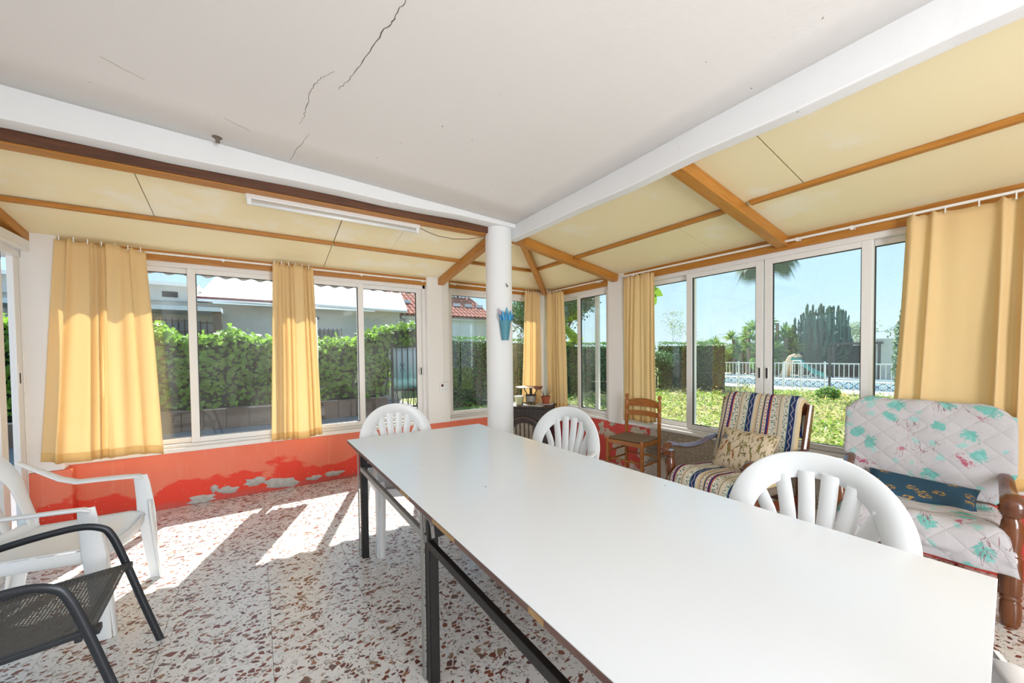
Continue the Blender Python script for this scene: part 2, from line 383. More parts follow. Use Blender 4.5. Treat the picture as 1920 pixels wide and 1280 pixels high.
MB().box(XL-.06, XL+.06, .6, 4.57, 2.215, 2.30).build('door_header', M['alu'], w, bevel=.006)
w = struct('wall_back')
MB().box(XL-.3, XR+.3, YB-.2, YB, -.02, 3.0).build('plaster_panel', M['plaster'], w)

# ceiling: flat cracked slab, its two edge beams, then the sloping lean-to roof on timbers
ce = struct('ceiling')
m = MB(); m.grid(lambda a, b: Vector((XL-.25+a*(2.12-XL+.25), YB-.2+b*(3.06-YB+.2), cz(XL-.25+a*(2.12-XL+.25), YB-.2+b*(3.06-YB+.2)))), 16, 16)
o = m.build('plaster_slab', M['ceiling'], ce, smooth=True, solid=0); md = o.modifiers.new('s', 'SOLIDIFY'); md.thickness = .18; md.offset = 1
M['crack'] = pbr('crack', (.16, .14, .12), .9)
def crack(pts, w0):
    q = []
    for k in range(len(pts)-1):
        a = Vector(pts[k]); b = Vector(pts[k+1])
        for s_ in range(4):
            p = a.lerp(b, s_/4); q.append(Vector((p.x+random.uniform(-.005, .005), p.y+random.uniform(-.003, .003), 0)))
    q.append(Vector(pts[-1])); q = [Vector((p.x, p.y, cz(p.x, p.y)-.0006)) for p in q]
    n = len(q); return MB().sweep(q, [w0*(.35+.65*math.sin(PI*min(1, (k+.3)/n)))*random.uniform(.6, 1.3) for k in range(n)], .0012, (1, 0, 0)).build('crack', M['crack'], ce)
crack([(0.50, 1.30, 0), (0.49, 1.421, 2.696), (0.483, 1.474, 2.697), (0.476, 1.54, 2.697), (0.463, 1.593, 2.697), (0.444, 1.701, 2.697), (0.432, 1.79, 2.698), (0.411, 1.908, 2.698), (0.392, 1.991, 2.699), (0.37, 2.073, 2.7)], .0042)
crack([(0.335, 1.961, 2.701), (0.306, 2.006, 2.702), (0.284, 2.051, 2.703), (0.268, 2.114, 2.703), (0.258, 2.166, 2.704), (0.256, 2.264, 2.704), (0.251, 2.371, 2.704), (0.247, 2.441, 2.704), (0.237, 2.507, 2.705)], .0028)
crack([(0.294, 2.591, 2.702), (0.276, 2.693, 2.703), (0.254, 2.781, 2.704), (0.219, 3.005, 2.705)], .0024)
crack([(-.55, 2.48, 0), (-.42, 2.56, 0)], .0012); crack([(-.12, 2.70, 0), (.0, 2.76, 0)], .0012)
MB().lathe([(.012, -.03), (.012, -.004), (.03, 0), (.001, .001)], 9, (-.165, 2.968, cz(-.165, 2.968))).build('hook_stub', pbr('rusty_iron', (.22, .17, .13), .8, .3, .4, 40), ce)
bl = MB(); zs = [cz(x, 3.05)+.02 for x in (XL-.2, 0, 1, 2.12)]
n = 12
def beam(axis):
    vs = []; fs = []
    for k in range(n+1):
        s_ = k/n
        if axis == 'L':
            x = (XL-.2)*(1-s_)+2.17*s_; prof = [(3.05, 2.59), (3.18, 2.59), (3.18, 3.0), (3.05, 3.0)]
            vs += [(x, y+.004*math.sin(x*7), z+(.006*math.sin(x*5) if z < 2.8 else 0)) for y, z in prof]
        else:
            y = YB*(1-s_)+3.18*s_; prof = [(2.09, 2.492), (2.18, 2.492), (2.18, 3.0), (2.09, 3.0)]
            vs += [(x+.005*math.sin(y*4.1), y, z+(.006*math.sin(y*6) if z < 2.8 else 0)) for x, z in prof]
    for k in range(n):
        for j in range(4): fs.append((k*4+j, k*4+(j+1) % 4, (k+1)*4+(j+1) % 4, (k+1)*4+j))
    fs += [(3, 2, 1, 0), (n*4, n*4+1, n*4+2, n*4+3)]
    return MB().add(vs, fs)
b1 = beam('L').build('edge_beam', M['beam'], ce, bevel=.008); b2 = beam('R').build('edge_beam', M['beam'], ce, bevel=.008)
SL = .17
zl = lambda y: 2.348+SL*(YL-y)
zr = lambda x: 2.338+SL*(XR-x)
# cream panels laid between battens; seams stay open a few millimetres
def panel(poly, side):
    f_ = (lambda x, y: zl(y)) if side == 'L' else (lambda x, y: zr(x))
    vs = [(x, y, f_(x, y)) for x, y in poly]+[(x, y, f_(x, y)+.025) for x, y in poly]; k = len(poly)
    fs = [tuple(range(k)), tuple(range(2*k-1, k-1, -1))]+[(j, (j+1) % k, k+(j+1) % k, k+j) for j in range(k)]
    MB().add(vs, fs).build('roof_panel', M['panel'], ce)
g = .003
hip = lambda s_: (XR+.06-s_, YL+.06-s_)     # hip line, going in and up
panel([(XL-.3, 3.19), (-.62-g, 3.19), (-.62-g, 3.985-g), (XL-.3, 3.985-g)], 'L')
panel([(-.62+g, 3.19), (.635-g, 3.19), (.635-g, 3.985-g), (-.62+g, 3.985-g)], 'L')
panel([(.635+g*1.6, 3.19), (1.17-g*.3, 3.19), (1.17-g*.3, 3.985-g), (.635+g*1.6, 3.985-g)], 'L')
panel([(1.17+g*.3, 3.19), (2.26, 3.19), (3.05, 3.985-g), (1.17+g*.3, 3.985-g)], 'L')
panel([(XL-.3, 3.985+g), (.635-g, 3.985+g), (.635-g, YL+.06), (XL-.3, YL+.06)], 'L')
panel([(.635+g, 3.985+g), (3.055, 3.985+g), (XR+.06, YL+.06), (.635+g, YL+.06)], 'L')
panel([(2.1, YB), (2.985-g, YB), (2.985-g, 1.035-g*1.3), (2.1, 1.035-g*1.3)], 'R')
panel([(2.1, 1.035+g*1.3), (2.985-g, 1.035+g*1.3), (2.985-g, 3.92), (2.265, 3.19), (2.1, 3.05)], 'R')
panel([(2.985+g, YB), (XR+.06, YB), (XR+.06, 1.98), (2.985+g, 1.98)], 'R')
panel([(2.985+g, 1.98+g*.8), (XR+.06, 1.98+g*.8), (XR+.06, YL+.06), (2.985+g, 3.93)], 'R')
# outer corrugated roofing with a wavy eave
def corr(side):
    m = MB(); L = 60
    if side == 'L':
        m.grid(lambda a, b: Vector((XL-.5+a*(XR+1.1-XL), 3.18+b*(4.80-3.18), zl(3.18+b*(4.80-3.18))+.06+.02*math.sin((XL-.5+a*(XR+1.1-XL))*2*PI/.13))), 44*8, 2)
    else:
        m.grid(lambda a, b: Vector((2.18+a*(XR+.55-2.18), YB+b*(YL+.2-YB), zr(2.18+a*(XR+.55-2.18))+.06+.02*math.sin((YB+b*(YL+.2-YB))*2*PI/.13))), 2, 44*8)
    return m.build('corrugated_sheet', pbr('fibre_cement', (.52, .50, .47), .9, 0, .2, 8, .3), ce, smooth=True, solid=.006)
corr('L'); corr('R')
# timbers of the lean-to
def timber(a, b, w_, h_, mat, name, lab=None, up=(0, 0, 1)):
    o = MB().bar((0, 0, 0), (0, (Vector(b)-Vector(a)).length, 0), w_, h_).build(name, mat, None, bevel=.003)
    d = (Vector(b)-Vector(a)).normalized(); o.matrix_world = Matrix.Translation(Vector(a)) @ d.to_track_quat('Y', 'Z').to_matrix().to_4x4()
    o.parent = ce
    return o
P_ = M['pine_y']
timber((XL-.1, 3.257, 2.575), (2.0, 3.257, 2.575), .105, .09, P_, 'wall_plate')
MB().box(XL-.1, 1.97, 3.182, 3.206, 2.538, 2.75).build('dark_fascia_board', M['pine_dark'], ce)
for (x0, x1) in ((XL-.1, .63), (.64, 2.98)):
    timber((x0, 3.985, zl(3.985)-.014-(.004 if x0 < 0 else 0)), (x1, 3.985, zl(3.985)-.014), .045, .03, P_, 'batten')
timber((2.985, YB, zr(2.985)-.014), (2.985, 1.36, zr(2.985)-.014), .045, .03, P_, 'batten')
timber((2.985, 1.45, zr(2.985)-.018), (2.985, 3.18, zr(2.985)-.018), .045, .03, P_, 'batten')
timber((2.985, 3.29, zr(2.985)-.018), (2.985, 3.86, zr(2.985)-.018), .045, .03, P_, 'batten')
dzr = .045
timber((XR+.0, 1.44, zr(XR)-dzr), (2.172, 1.44, zr(2.172)-dzr), .085, .085, P_, 'rafter')
timber((XR-.03, 3.235, zr(XR-.03)-dzr), (2.172, 3.235, zr(2.172)-dzr), .085, .085, P_, 'rafter')
timber((1.985, YL-.04, zl(YL-.04)-dzr), (1.985, 3.1, zl(3.1)-dzr), .075, .08, P_, 'rafter')
timber((XR-.05, YL-.05, zl(YL-.05)-.055), (2.165, 3.095, zl(3.095)-.055), .06, .085, P_, 'hip_rafter')
timber((XL+.03, 4.62, zl(4.62)-.035), (XL+.03, 3.18, zl(3.18)-.035), .06, .07, P_, 'rafter')
MB().box(-1.3, 1.80, YL-.01, YL+.06, 2.258, 2.352).box(2.10, 3.62, YL-.01, YL+.06, 2.258, 2.352).build('window_head_timber', M['pine'], ce)
MB().box(XR-.01, XR+.06, -.2, 3.12, 2.232, 2.345).box(XR-.01, XR+.06, 3.37, 4.56, 2.232, 2.345).build('window_head_timber', M['pine_y'], ce)

# round column
col = struct('trim_1', (1.99, 3.2, 0))
MB().lathe([(.128, 0), (.128, 2.615)], 48).build('shaft', M['beam'], col, auto=40)

# windows: outer frame, sliding sashes, panes, latches
def window(name, axis, a0, a1, z0, z1, sashes, wall, depth=.10, latches=()):
    """axis 'x': the window runs along x at y=wall; 'y': it runs along y at x=wall. sashes: (a0,a1,track)"""
    wnd = struct(name)
    def bx(m, p, q, d0, d1, zz0, zz1):
        if axis == 'x': m.box(p, q, wall+d0, wall+d1, zz0, zz1)
        else: m.box(wall+d0, wall+d1, p, q, zz0, zz1)
        return m
    fr = MB(); t_ = .035
    bx(fr, a0, a1, .02, .02+depth, z0, z0+.03); bx(fr, a0, a1, .02, .02+depth, z1-.045, z1); bx(fr, a0, a0+t_, .02, .02+depth, z0, z1); bx(fr, a1-t_, a1, .02, .02+depth, z0, z1)
    fr.build('window_frame', M['alu'], wnd, bevel=.003)
    for (p, q, tr) in sashes:
        d = .028+tr*.045; zb = z0+.032; zt = z1-.045-(.0 if tr == 0 else 0.0)
        s_ = MB(); w_ = .062; h_ = .046
        bx(s_, p, p+w_, d, d+.035, zb, zt); bx(s_, q-w_, q, d, d+.035, zb, zt); bx(s_, p+w_, q-w_, d, d+.035, zb, zb+h_); bx(s_, p+w_, q-w_, d, d+.035, zt-h_, zt)
        so = s_.build('sash', M['alu'], wnd, bevel=.003)
        k = MB(); e = .005
        bx(k, p+w_, q-w_, d+.008, d+.03, zb+h_, zb+h_+e); bx(k, p+w_, q-w_, d+.008, d+.03, zt-h_-e, zt-h_); bx(k, p+w_, p+w_+e, d+.008, d+.03, zb+h_, zt-h_); bx(k, q-w_-e, q-w_, d+.008, d+.03, zb+h_, zt-h_)
        k.build('gasket', M['seal'], so)
        bx(MB(), p+w_, q-w_, d+.014, d+.018, zb+h_, zt-h_).build('pane', M['glass'], so)
    for (a, z) in latches:
        k = MB(); bx(k, a-.012, a+.012, .018, .03, z-.055, z+.055)
        lo = k.build('latch_plate', M['alu'], wnd, bevel=.002)
        k = MB(); bx(k, a-.007, a+.007, .0165, .03, z-.045, z+.045); k.build('latch_slot', M['seal'], lo)
    return wnd
window('window_1', 'x', -1.30, 1.80, .548, 2.262, [(-1.27, -.46, 1), (-.52, .30, 0), (.24, 1.055, 0), (.99, 1.765, 1)], YL, latches=((1.735, 1.18),))
window('window_2', 'x', 2.10, 3.62, .548, 2.262, [(2.10+.01, 2.89, 0), (2.83, 3.59, 1)], YL)
window('window_3', 'y', 3.37, 4.56, .552, 2.235, [(3.38, 3.975, 0), (3.62, 4.54, 1)], XR)
window('window_4', 'y', .10, 3.12, .552, 2.235, [(2.27, 3.10, 1), (1.605, 2.335, 0), (.88, 1.595, 0), (.12, .942, 1)], XR, latches=((1.57, 1.19), (1.63, 1.19)))
# sliding door on the left
dr = struct('door_1')
MB().box(XL-.03, XL+.01, 4.552, 4.585, 0, 2.215).box(XL-.12, XL+.01, .6, 4.585, 2.16, 2.215).box(XL-.12, XL+.01, .6, .66, 0, 2.16).box(XL-.12, XL+.0, .6, 4.585, 0, .02).build('door_frame', M['alu'], dr, bevel=.003)
for k, (p, q, d) in enumerate(((3.3, 4.29, -.03), (4.36, 4.51, -.05), (2.2, 3.35, -.075), (.7, 2.25, -.03))):
    w_ = .06 if q-p > .3 else .055
    if q-p < .3:
        s_ = MB().box(XL-.03, XL+.006, 4.465, 4.548, .02, 2.16); so = s_.build('door_leaf', M['alu'], dr, bevel=.004)
        lk = MB().box(XL+.0, XL+.010, 4.475, 4.505, 1.16, 1.34).build('lock_plate', M['alu'], so, bevel=.002)
        MB().box(XL+.006, XL+.012, 4.482, 4.497, 1.20, 1.28).build('lock_slot', M['seal'], so)
        MB().box(XL-.028, XL+.004, 4.549, 4.552, .02, 2.16).build('seal_line', M['seal'], so)
    else:
        w_ = .09
        so = MB().box(XL+d, XL+d+.04, p, p+w_, .02, 2.16).box(XL+d, XL+d+.04, q-w_, q, .02, 2.16).box(XL+d, XL+d+.04, p, q, .02, .13).box(XL+d, XL+d+.04, p, q, 2.09, 2.16).build('door_leaf', M['alu'], dr, bevel=.004)
        MB().box(XL+d+.016, XL+d+.02, p+w_, q-w_, .13, 2.09).build('pane', M['glass'], so)

# curtain rails
def rail(name, a, b, lab, brs):
    a = Vector(a); b = Vector(b)
    t_ = thing('curtain_rail', lab, 'curtain rail', (a+b)/2)
    q = (b-a)/2; MB().bar(-q, q, .018, .016).build('track', M['alu'], t_, bevel=.002)
    nrm = Vector((q.y, -q.x, 0)).normalized()
    if nrm.dot(Vector((1, 1, 0))) < 0: nrm = -nrm
    for s_ in brs:
        p = q*s_; MB().bar(p-nrm*.01, p+nrm*.055, .022, .02).build('bracket', M['alu'], t_, bevel=.002)
        p2 = p-nrm*.004-Vector((0, 0, .012)); MB().sphere(p2, .009).build('screw', M['plastic'], t_)
M['plastic'] = pbr('white_plastic', (.82, .825, .82), .35, 0, .02)
rail('r', (-1.29, 4.595, 2.312), (1.79, 4.595, 2.305), 'long white curtain rail over the wide left-hand window', (-.95, -.32, .5, .97))
rail('r', (2.11, 4.60, 2.308), (3.60, 4.60, 2.295), 'white curtain rail over the window behind the round column', (-.9, .0, .9))
rail('r', (3.66, 4.55, 2.300), (3.66, 3.40, 2.300), 'short white curtain rail between the room corner and the right pillar', (-.9, .82))
rail('r', (3.655, 3.10, 2.292), (3.655, -.3, 2.280), 'long white curtain rail over the garden window', (-.9, .05, .25, .9))

# fluorescent batten
t_ = thing('strip_light', 'white fluorescent tube light hung on the dark timber under the cream panels', 'lamp', (.60, 3.315, 2.50))
MB().box(-.635, .635, -.028, .028, .0, .038).build('housing', M['alu'], t_, bevel=.006)
MB().tube([(-.60, 0, -.024), (.60, 0, -.024)], .013, 12).build('tube', pbr('frosted_tube', (.85, .86, .86), .3), t_, smooth=True)
for s_ in (-1, 1): MB().box(s_*.615-.014, s_*.615+.014, -.016, .016, -.038, .004).build('tube_holder', M['plastic'], t_, bevel=.004)
M['cable'] = pbr('cable', (.30, .22, .14), .6)
tag(MB().tube([(1.235, 3.315, 2.515), (1.30, 3.31, 2.49), (1.40, 3.30, 2.465), (1.55, 3.29, 2.458), (1.70, 3.27, 2.475), (1.87, 3.24, 2.52)], .004, 6).build('cable', M['cable'], None, smooth=True), 'thin loose cable drooping from the strip light to the column', 'cable')

# socket and conduit on the middle pillar
t_ = thing('socket', 'white double power socket low on the pillar between the far windows', 'socket', (2.005, 4.598, .965))
MB().box(-.058, .058, -.018, 0, -.06, .06).build('plate', M['plastic'], t_, bevel=.006)
for i, (dx, dz) in enumerate(((-.027, .026), (.027, .026), (-.027, -.028), (.027, -.028))):
    if i == 0: MB().box(dx-.016, dx+.016, -.021, -.012, dz-.016, dz+.016).build('rocker_switch', pbr('dark_red_plastic', (.12, .01, .01), .4), t_, bevel=.002)
    else:
        o = MB().lathe([(.019, 0), (.019, .003), (.015, .003), (.015, .001)], 18, (dx, -.018, dz), Matrix.Rotation(PI/2, 3, 'X')).build('outlet', M['plastic'], t_)
        for s_ in (-1, 1): MB().box(dx+s_*.007-.002, dx+s_*.007+.002, -.0225, -.016, dz-.002, dz+.002).build('pin_hole', M['seal'], o)
tag(MB().box(2.000, 2.010, 4.590, 4.601, 1.02, 2.30).build('cable_conduit', M['alu'], None, bevel=.002), 'thin white cable conduit running down the pillar to the socket', 'conduit')
tag(MB().tube([(1.985, 3.085, 2.05), (1.985, 3.06, 2.047), (1.985, 3.05, 2.032), (1.989, 3.055, 2.018), (1.999, 3.06, 2.020), (2.003, 3.06, 2.035)], .003, 6).build('hook', pbr('dark_steel', (.05, .045, .04), .5, .6), None, smooth=True), 'small dark hook screwed into the round column above the blue planter', 'hook')
# ------------------------------------------------------------------ curtains
def m_curtain():
    t = NT('yellow_curtain'); uv = t.uv(); x, y, z = t.sep(uv)
    hem = t.math('MAXIMUM', t.step(y, 1.0, .002), 0.0)
    c = t.mix(t.noise(t.pos(), 3, 3), (.89, .65, .35), (.91, .70, .42)); c = t.mix(hem, c, (.82, .54, .22))
    n_ = t.bump(t.noise(t.map(uv, (300, 300, 1)), 1, 2), .08, .001)
    amt = t.mix(hem, (.42,)*3, (.26,)*3)
    return t.bsdf(c, .85, 0, n_, .15, (amt, (1.0, .87, .58)))
M['curtain'] = m_curtain()
def curtain(label, A0, A1, B0, B1, folds, amp, seed, bow=0.0, nrm=None, pinch=.35, top_fl=1.0, mid=None):
    """A0-A1 top edge, B0-B1 bottom edge; hangs in pleats. origin at the bottom centre"""
    A0, A1, B0, B1 = map(Vector, (A0, A1, B0, B1)); rr = random.Random(seed)
    org = (B0+B1)/2; d = (A1-A0).normalized(); n_ = Vector(nrm) if nrm else Vector((d.y, -d.x, 0))
    ph = [rr.uniform(0, 6.28) for _ in range(8)]; w1 = rr.uniform(.05, .09)
    def fn(a, b):
        aa = a + .35/folds*math.sin(2*PI*a*1.7+ph[0]) + .25/folds*math.sin(2*PI*a*3.1+ph[1]); aa = aa
        top = A0.lerp(A1, a); bot = B0.lerp(B1, a); bb = b**1.0
        p = top.lerp(bot, bb)
        if mid is not None:
            w_ = 4*b*(1-b); p = p + Vector(mid)*w_*(1 if mid else 0)
        p = p + d*bow*math.sin(PI*b)*(a-.5)
        fo = folds*aa; s_ = math.sin(2*PI*fo+ph[2]+.5*math.sin(3*b+ph[3]))
        s_ = math.copysign(abs(s_)**.8, s_)
        env = pinch + (1-pinch)*min(1, b*2.2)
        big = .55*math.sin(2*PI*a*folds*.37+ph[4]+1.3*b)*min(1, b*1.5)
        p = p + n_*amp*(s_*env*(.75+.25*math.sin(2*PI*a*2+ph[5])) + big)
        p = p + d*amp*.45*math.cos(2*PI*fo+ph[2])*env*.6
        if b < .06: p = p + Vector((0, 0, 1))*(.006*math.sin(2*PI*fo*2+ph[6])+.012*(1-b/.06)*max(0, s_))
        p = p + Vector((0, 0, -1))*b*.010*math.sin(2*PI*a*1.3+ph[7])
        return p-org
    nu = int(folds*14); m = MB(); L = (A0-B0).length
    m.grid(fn, nu, 36, lambda a, b: (a, b*L/(L-.075)))
    t_ = thing('curtain', label, 'curtain', org)
    m.build('cloth', M['curtain'], t_, smooth=True, solid=.0016)
    k = MB()
    for i in range(int(folds)+1):
        p = (A0.lerp(A1, (i+.3)/(folds+.6)))-org; k = MB().bar(p+Vector((0, 0, .028)), p+Vector((0, 0, -.012)), .006, .004, up=n_); k.build('hook', M['plastic'], t_)
    return t_
curtain('wide yellow curtain beside the white pillar at the left end of the far wall', (-1.285, 4.475, 2.325), (-.775, 4.50, 2.300), (-1.40, 4.45, .575), (-.70, 4.50, .545), 6, .040, 3, pinch=.55)
curtain('narrow yellow curtain gathered between panes in the middle of the left-hand window', (.155, 4.50, 2.315), (.520, 4.50, 2.300), (.105, 4.49, .535), (.575, 4.50, .545), 5.4, .030, 11, pinch=.5)
curtain('yellow curtain just left of the room corner, behind the stove', (3.235, 4.49, 2.285), (3.50, 4.50, 2.280), (3.16, 4.50, .58), (3.505, 4.50, .58), 5, .024, 21, pinch=.6)
curtain('yellow curtain just right of the room corner, swept over the stove top', (3.60, 4.47, 2.285), (3.60, 4.10, 2.255), (3.585, 4.42, .60), (3.56, 3.99, .60), 4.5, .026, 31, nrm=(-1, 0, 0), pinch=.6)
curtain('yellow curtain behind the rush-seated chair', (3.668, 3.085, 2.285), (3.668, 2.66, 2.265), (3.675, 3.11, .575), (3.675, 2.64, .60), 4.6, .019, 41, nrm=(-1, 0, 0), pinch=.5)
curtain('big yellow curtain hanging behind the floral armchair', (3.645, .69, 2.260), (3.645, -.28, 2.235), (3.665, .775, .56), (3.665, -.32, .56), 6.5, .036, 57, nrm=(-1, 0, 0), pinch=.5)

# ------------------------------------------------------------------ dining table
def m_table():
    t = NT('white_laminate'); p = t.obj()
    c = t.mix(t.noise(p, 1.5, 3), (.80, .835, .87), (.83, .855, .88))
    c = t.mix(t.math('MULTIPLY', t.step(t.noise(p, 26, 2), .80, .008), .9), c, (.10, .08, .07))
    return t.bsdf(c, .22, 0, t.bump(t.noise(p, 5, 3), .02, .01), .5)
M['laminate'] = m_table()
M['chipboard'] = wood('brown_edge_strip', (.16, .085, .07), (.24, .14, .115), 1, .7, 1, False)
M['raw_edge'] = pbr('raw_chipboard', (.48, .30, .14), .95, 0, .35, 60, .5, 90)
M['black_iron'] = pbr('black_painted_angle_iron', (.018, .017, .016), .45, .2, .3, 20, .2, 60)
M['grey_iron'] = pbr('worn_grey_iron', (.36, .35, .33), .55, .3, .2, 14, .2, 60)
x0, x1, y0, y1, zt = .562, 1.695, .13, 3.112, .745
tb = thing('dining_table', 'long white laminate table on black angle-iron legs', 'table', ((x0+x1)/2, (y0+y1)/2, 0))
hx, hy = (x1-x0)/2, (y1-y0)/2
def slab(e, za, zb):
    vs = [(-hx+e, -hy+e-.075, za), (hx-e, -hy+e, za), (hx-e, hy-e, za), (-hx+e, hy-e, za)]; vs += [(x, y, zb) for x, y, z in vs]
    return MB().add(vs, [(3, 2, 1, 0), (4, 5, 6, 7), (0, 1, 5, 4), (1, 2, 6, 5), (2, 3, 7, 6), (3, 0, 4, 7)])
slab(0, zt-.004, zt).build('laminate_top', M['laminate'], tb, bevel=.0015)
bd = slab(.001, zt-.024, zt-.004).build('board_edge', M['chipboard'], tb)
for (ya, yb) in ((1.70, 1.83), (1.22, 1.42), (.72, .78), (.30, .34)):
    MB().box(-hx-.0012, -hx+.006, ya-1.621, yb-1.621, zt-.022, zt-.006).build('chipped_patch', M['raw_edge'], bd)
for (yy, nm) in ((2.74, 'a'), (1.52, 'b'), (.36, 'c')):
    for s_ in (-1, 1):
        lx = s_*(hx-.018); ly = yy-1.621
        lg = MB().box(lx-.019, lx+.019, ly-.003, ly+.003, 0, zt-.025).box(lx-.019*s_-.002*0, lx-.019*s_+.004*s_, ly-.003, ly+.038, 0, zt-.025) if False else MB().box(min(lx, lx+s_*.005), max(lx, lx+s_*.005), ly-.02, ly+.022, 0, zt-.025).box(min(lx, lx-s_*.038), max(lx, lx-s_*.038), ly-.022, ly-.016, 0, zt-.025)
        lg.build('leg', M['black_iron'], tb, bevel=.001)
    MB().bar((-hx+.02, yy-1.621+.004, .625), (hx-.02, yy-1.621+.004, .625), .012, .03).build('cross_bar', M['black_iron'], tb)
    MB().box(-hx+.004, -hx+.009, yy-1.621+.022, yy-1.621+.05, .0, zt-.03).build('leg_backing', M['grey_iron'], tb)
for s_ in (-1, 1):
    MB().bar((s_*(hx-.022), 1.52-1.621, .612), (s_*(hx-.022), 2.74-1.621, .612), .022, .03).build('side_rail', M['grey_iron'] if s_ < 0 else M['black_iron'], tb, bevel=.002)
    MB().bar((s_*(hx-.022), .36-1.621, .598), (s_*(hx-.022), 1.50-1.621, .598), .022, .032).build('side_rail', M['black_iron'], tb, bevel=.002)
q = MB().sweep([(-hx+.012, -.095, .64), (-hx+.010, -.098, .70), (-hx+.006, -.11, .715), (-hx+.006, -.17, .718), (-hx+.006, -.185, .70), (-hx+.008, -.19, .655)], .014, .003, (1, 0, 0)); q.build('wire_bracket', M['grey_iron'], tb)

# ------------------------------------------------------------------ white moulded plastic armchairs
def mono(label, at=.655):
    t_ = thing('plastic_chair', label, 'chair', group='white moulded plastic armchairs')
    W = M['plastic']
    def back_y(z): return .235+.115*((z-.40)/.55)+.03*math.sin(PI*min(1, max(0, (z-.40)/.55)))
    # outer arch of the back
    def pt(x, z): return Vector((x, back_y(z)-.10*abs(x/.3)**2.2, z))
    arch = []; ws = []
    for k in range(41):
        q = PI*(k/40); c_, s_ = math.cos(q), math.sin(q)
        z = .655+.240*s_; x = .243*math.copysign(abs(c_)**.9, c_)
        arch.append(pt(x, z)); ws.append(.092+.016*s_)
    low_l = [pt(-.236, .46), pt(-.240, .52), pt(-.243, .60)]; low_r = [pt(.236, .46), pt(.240, .52), pt(.243, .60)]
    path = low_r+arch+list(low_l[::-1]); wz = [.08, .084, .088]+ws+[.088, .084, .08]
    n = len(path); refs = []
    for i in range(n):
        tt = (path[min(i+1, n-1)]-path[max(i-1, 0)]).normalized(); refs.append(tt.cross(Vector((0, 1, .2))).normalized())
    MB().sweep(path, wz, .012, refs, .3).build('back_arch', W, t_, auto=50)
    # fan of slats
    for k in range(6):
        s_ = (k-2.5)/2.5; xt = s_*.190; zt_ = .655+.215*math.sqrt(max(0, 1-(abs(xt)/.225)**2)); xb = s_*.140; pts = []; w_ = []
        for j in range(9):
            b = j/8; z = .455+(zt_-.455)*b; q = max(0, (z-.66)/(zt_-.66)) if zt_ > .67 else 0; x = xb*(.9+.1*min(1, (z-.455)/.2))+(xt-xb)*q; pts.append(pt(x, z)); w_.append(.054)
        MB().sweep(pts, w_, .007, (1, 0, 0), .3).build('slat', W, t_, auto=50)
    MB().sweep([pt(-.25, .455), pt(-.12, .445), pt(0, .44), pt(.12, .445), pt(.25, .455)], .05, .014, (0, .2, 1), .4).build('lower_back_rail', W, t_, auto=50)
    # seat
    m = MB()
    def seat(a, b):
        x = (a-.5)*2; y = -.27+b*.52; hw = .262-.020*b
        dip = -.020*(1-x*x)*math.sin(PI*min(1, b*1.05+.1)); front = -.035*max(0, 1-b/.12)**2; rim = .012*abs(x)**6
        return Vector((x*hw, y+.018*(1-x*x)*(-1 if b < .5 else 1)*abs(2*b-1)**3, .425+.012*(1-b)+dip+front+rim))
    m.grid(seat, 20, 16); m.build('seat', W, t_, smooth=True, solid=.007)
    sk = [(-.248, .23, .405), (-.262, 0, .412), (-.266, -.2, .412), (-.235, -.272, .408), (-.12, -.290, .400), (0, -.295, .395), (.12, -.290, .400), (.235, -.272, .408), (.266, -.2, .412), (.262, 0, .412), (.248, .23, .405)]
    MB().sweep(sk, .060, .008, (0, 0, 1), .4).build('seat_skirt', W, t_, auto=50)
    for s_ in (-1, 1):
        # armrest running from the back arch to the front upright
        ap = [pt(s_*.258, at+.004)+Vector((s_*.0, -.005, 0)), Vector((s_*.276, .175, .655+(at-.655)*.55)), Vector((s_*.286, .11, .655+(at-.655)*.2)), Vector((s_*.292, .04, .655)), Vector((s_*.295, -.06, .655)), Vector((s_*.294, -.16, .655)), Vector((s_*.288, -.235, .652)), Vector((s_*.283, -.262, .640))]
        MB().sweep(ap, [.035, .05, .056, .058, .058, .058, .056, .05], [.012, .013, .014, .015, .015, .015, .015, .014], (s_*1, 0, .1), .45).build('armrest', W, t_, auto=50)
        fp = [(s_*.286, -.245, .655), (s_*.290, -.252, .60), (s_*.290, -.262, .50), (s_*.287, -.268, .42), (s_*.290, -.280, .25), (s_*.300, -.300, 0)]
        sd = MB().sweep(fp, [.066, .074, .082, .09, .074, .056], .010, (0, 1, 0), .4)
        sd.sweep([Vector(p)+Vector((-s_*.022, -.033, 0)) for p in fp[2:]], [.046, .05, .042, .034], .010, (1, 0, 0), .4)
        sd.build('leg', W, t_, auto=50)
        rp = [pt(s_*.236, .50), Vector((s_*.245, .235, .42)), Vector((s_*.252, .262, .25)), Vector((s_*.262, .300, 0))]
        rl = MB().sweep(rp, [.076, .078, .066, .050], .010, (0, 1, 0), .4)
        rl.sweep([p+Vector((-s_*.02, .030, 0)) for p in rp[1:]], [.044, .04, .032], .010, (1, 0, 0), .4)
        rl.build('leg', W, t_, auto=50)
    return t_
ch = mono('white plastic armchair tucked in at the far end of the table')
ch.scale = (1.07, 1, 1.02); ch.location = (.985, 2.985, 0); ch.rotation_euler = (0, 0, 0)
# local front is -Y
dup(ch, (1.70, 2.16, 0), R_(-90+14), 'white plastic armchair at the table side, in front of the stove')
dup(ch, (1.54, .595, 0), R_(-90+1), 'large near white plastic armchair at the table side, in front of both covered armchairs')
c2 = mono('white plastic armchair standing by the left door, seen from the side in the sun', .80); c2.location = (-.90, 3.01, 0); c2.rotation_euler = (0, 0, R_(90-9))
dup(ch, (1.335, -.29, 0), R_(118.6), 'white plastic armchair at the near end of the table, only its arm in view')

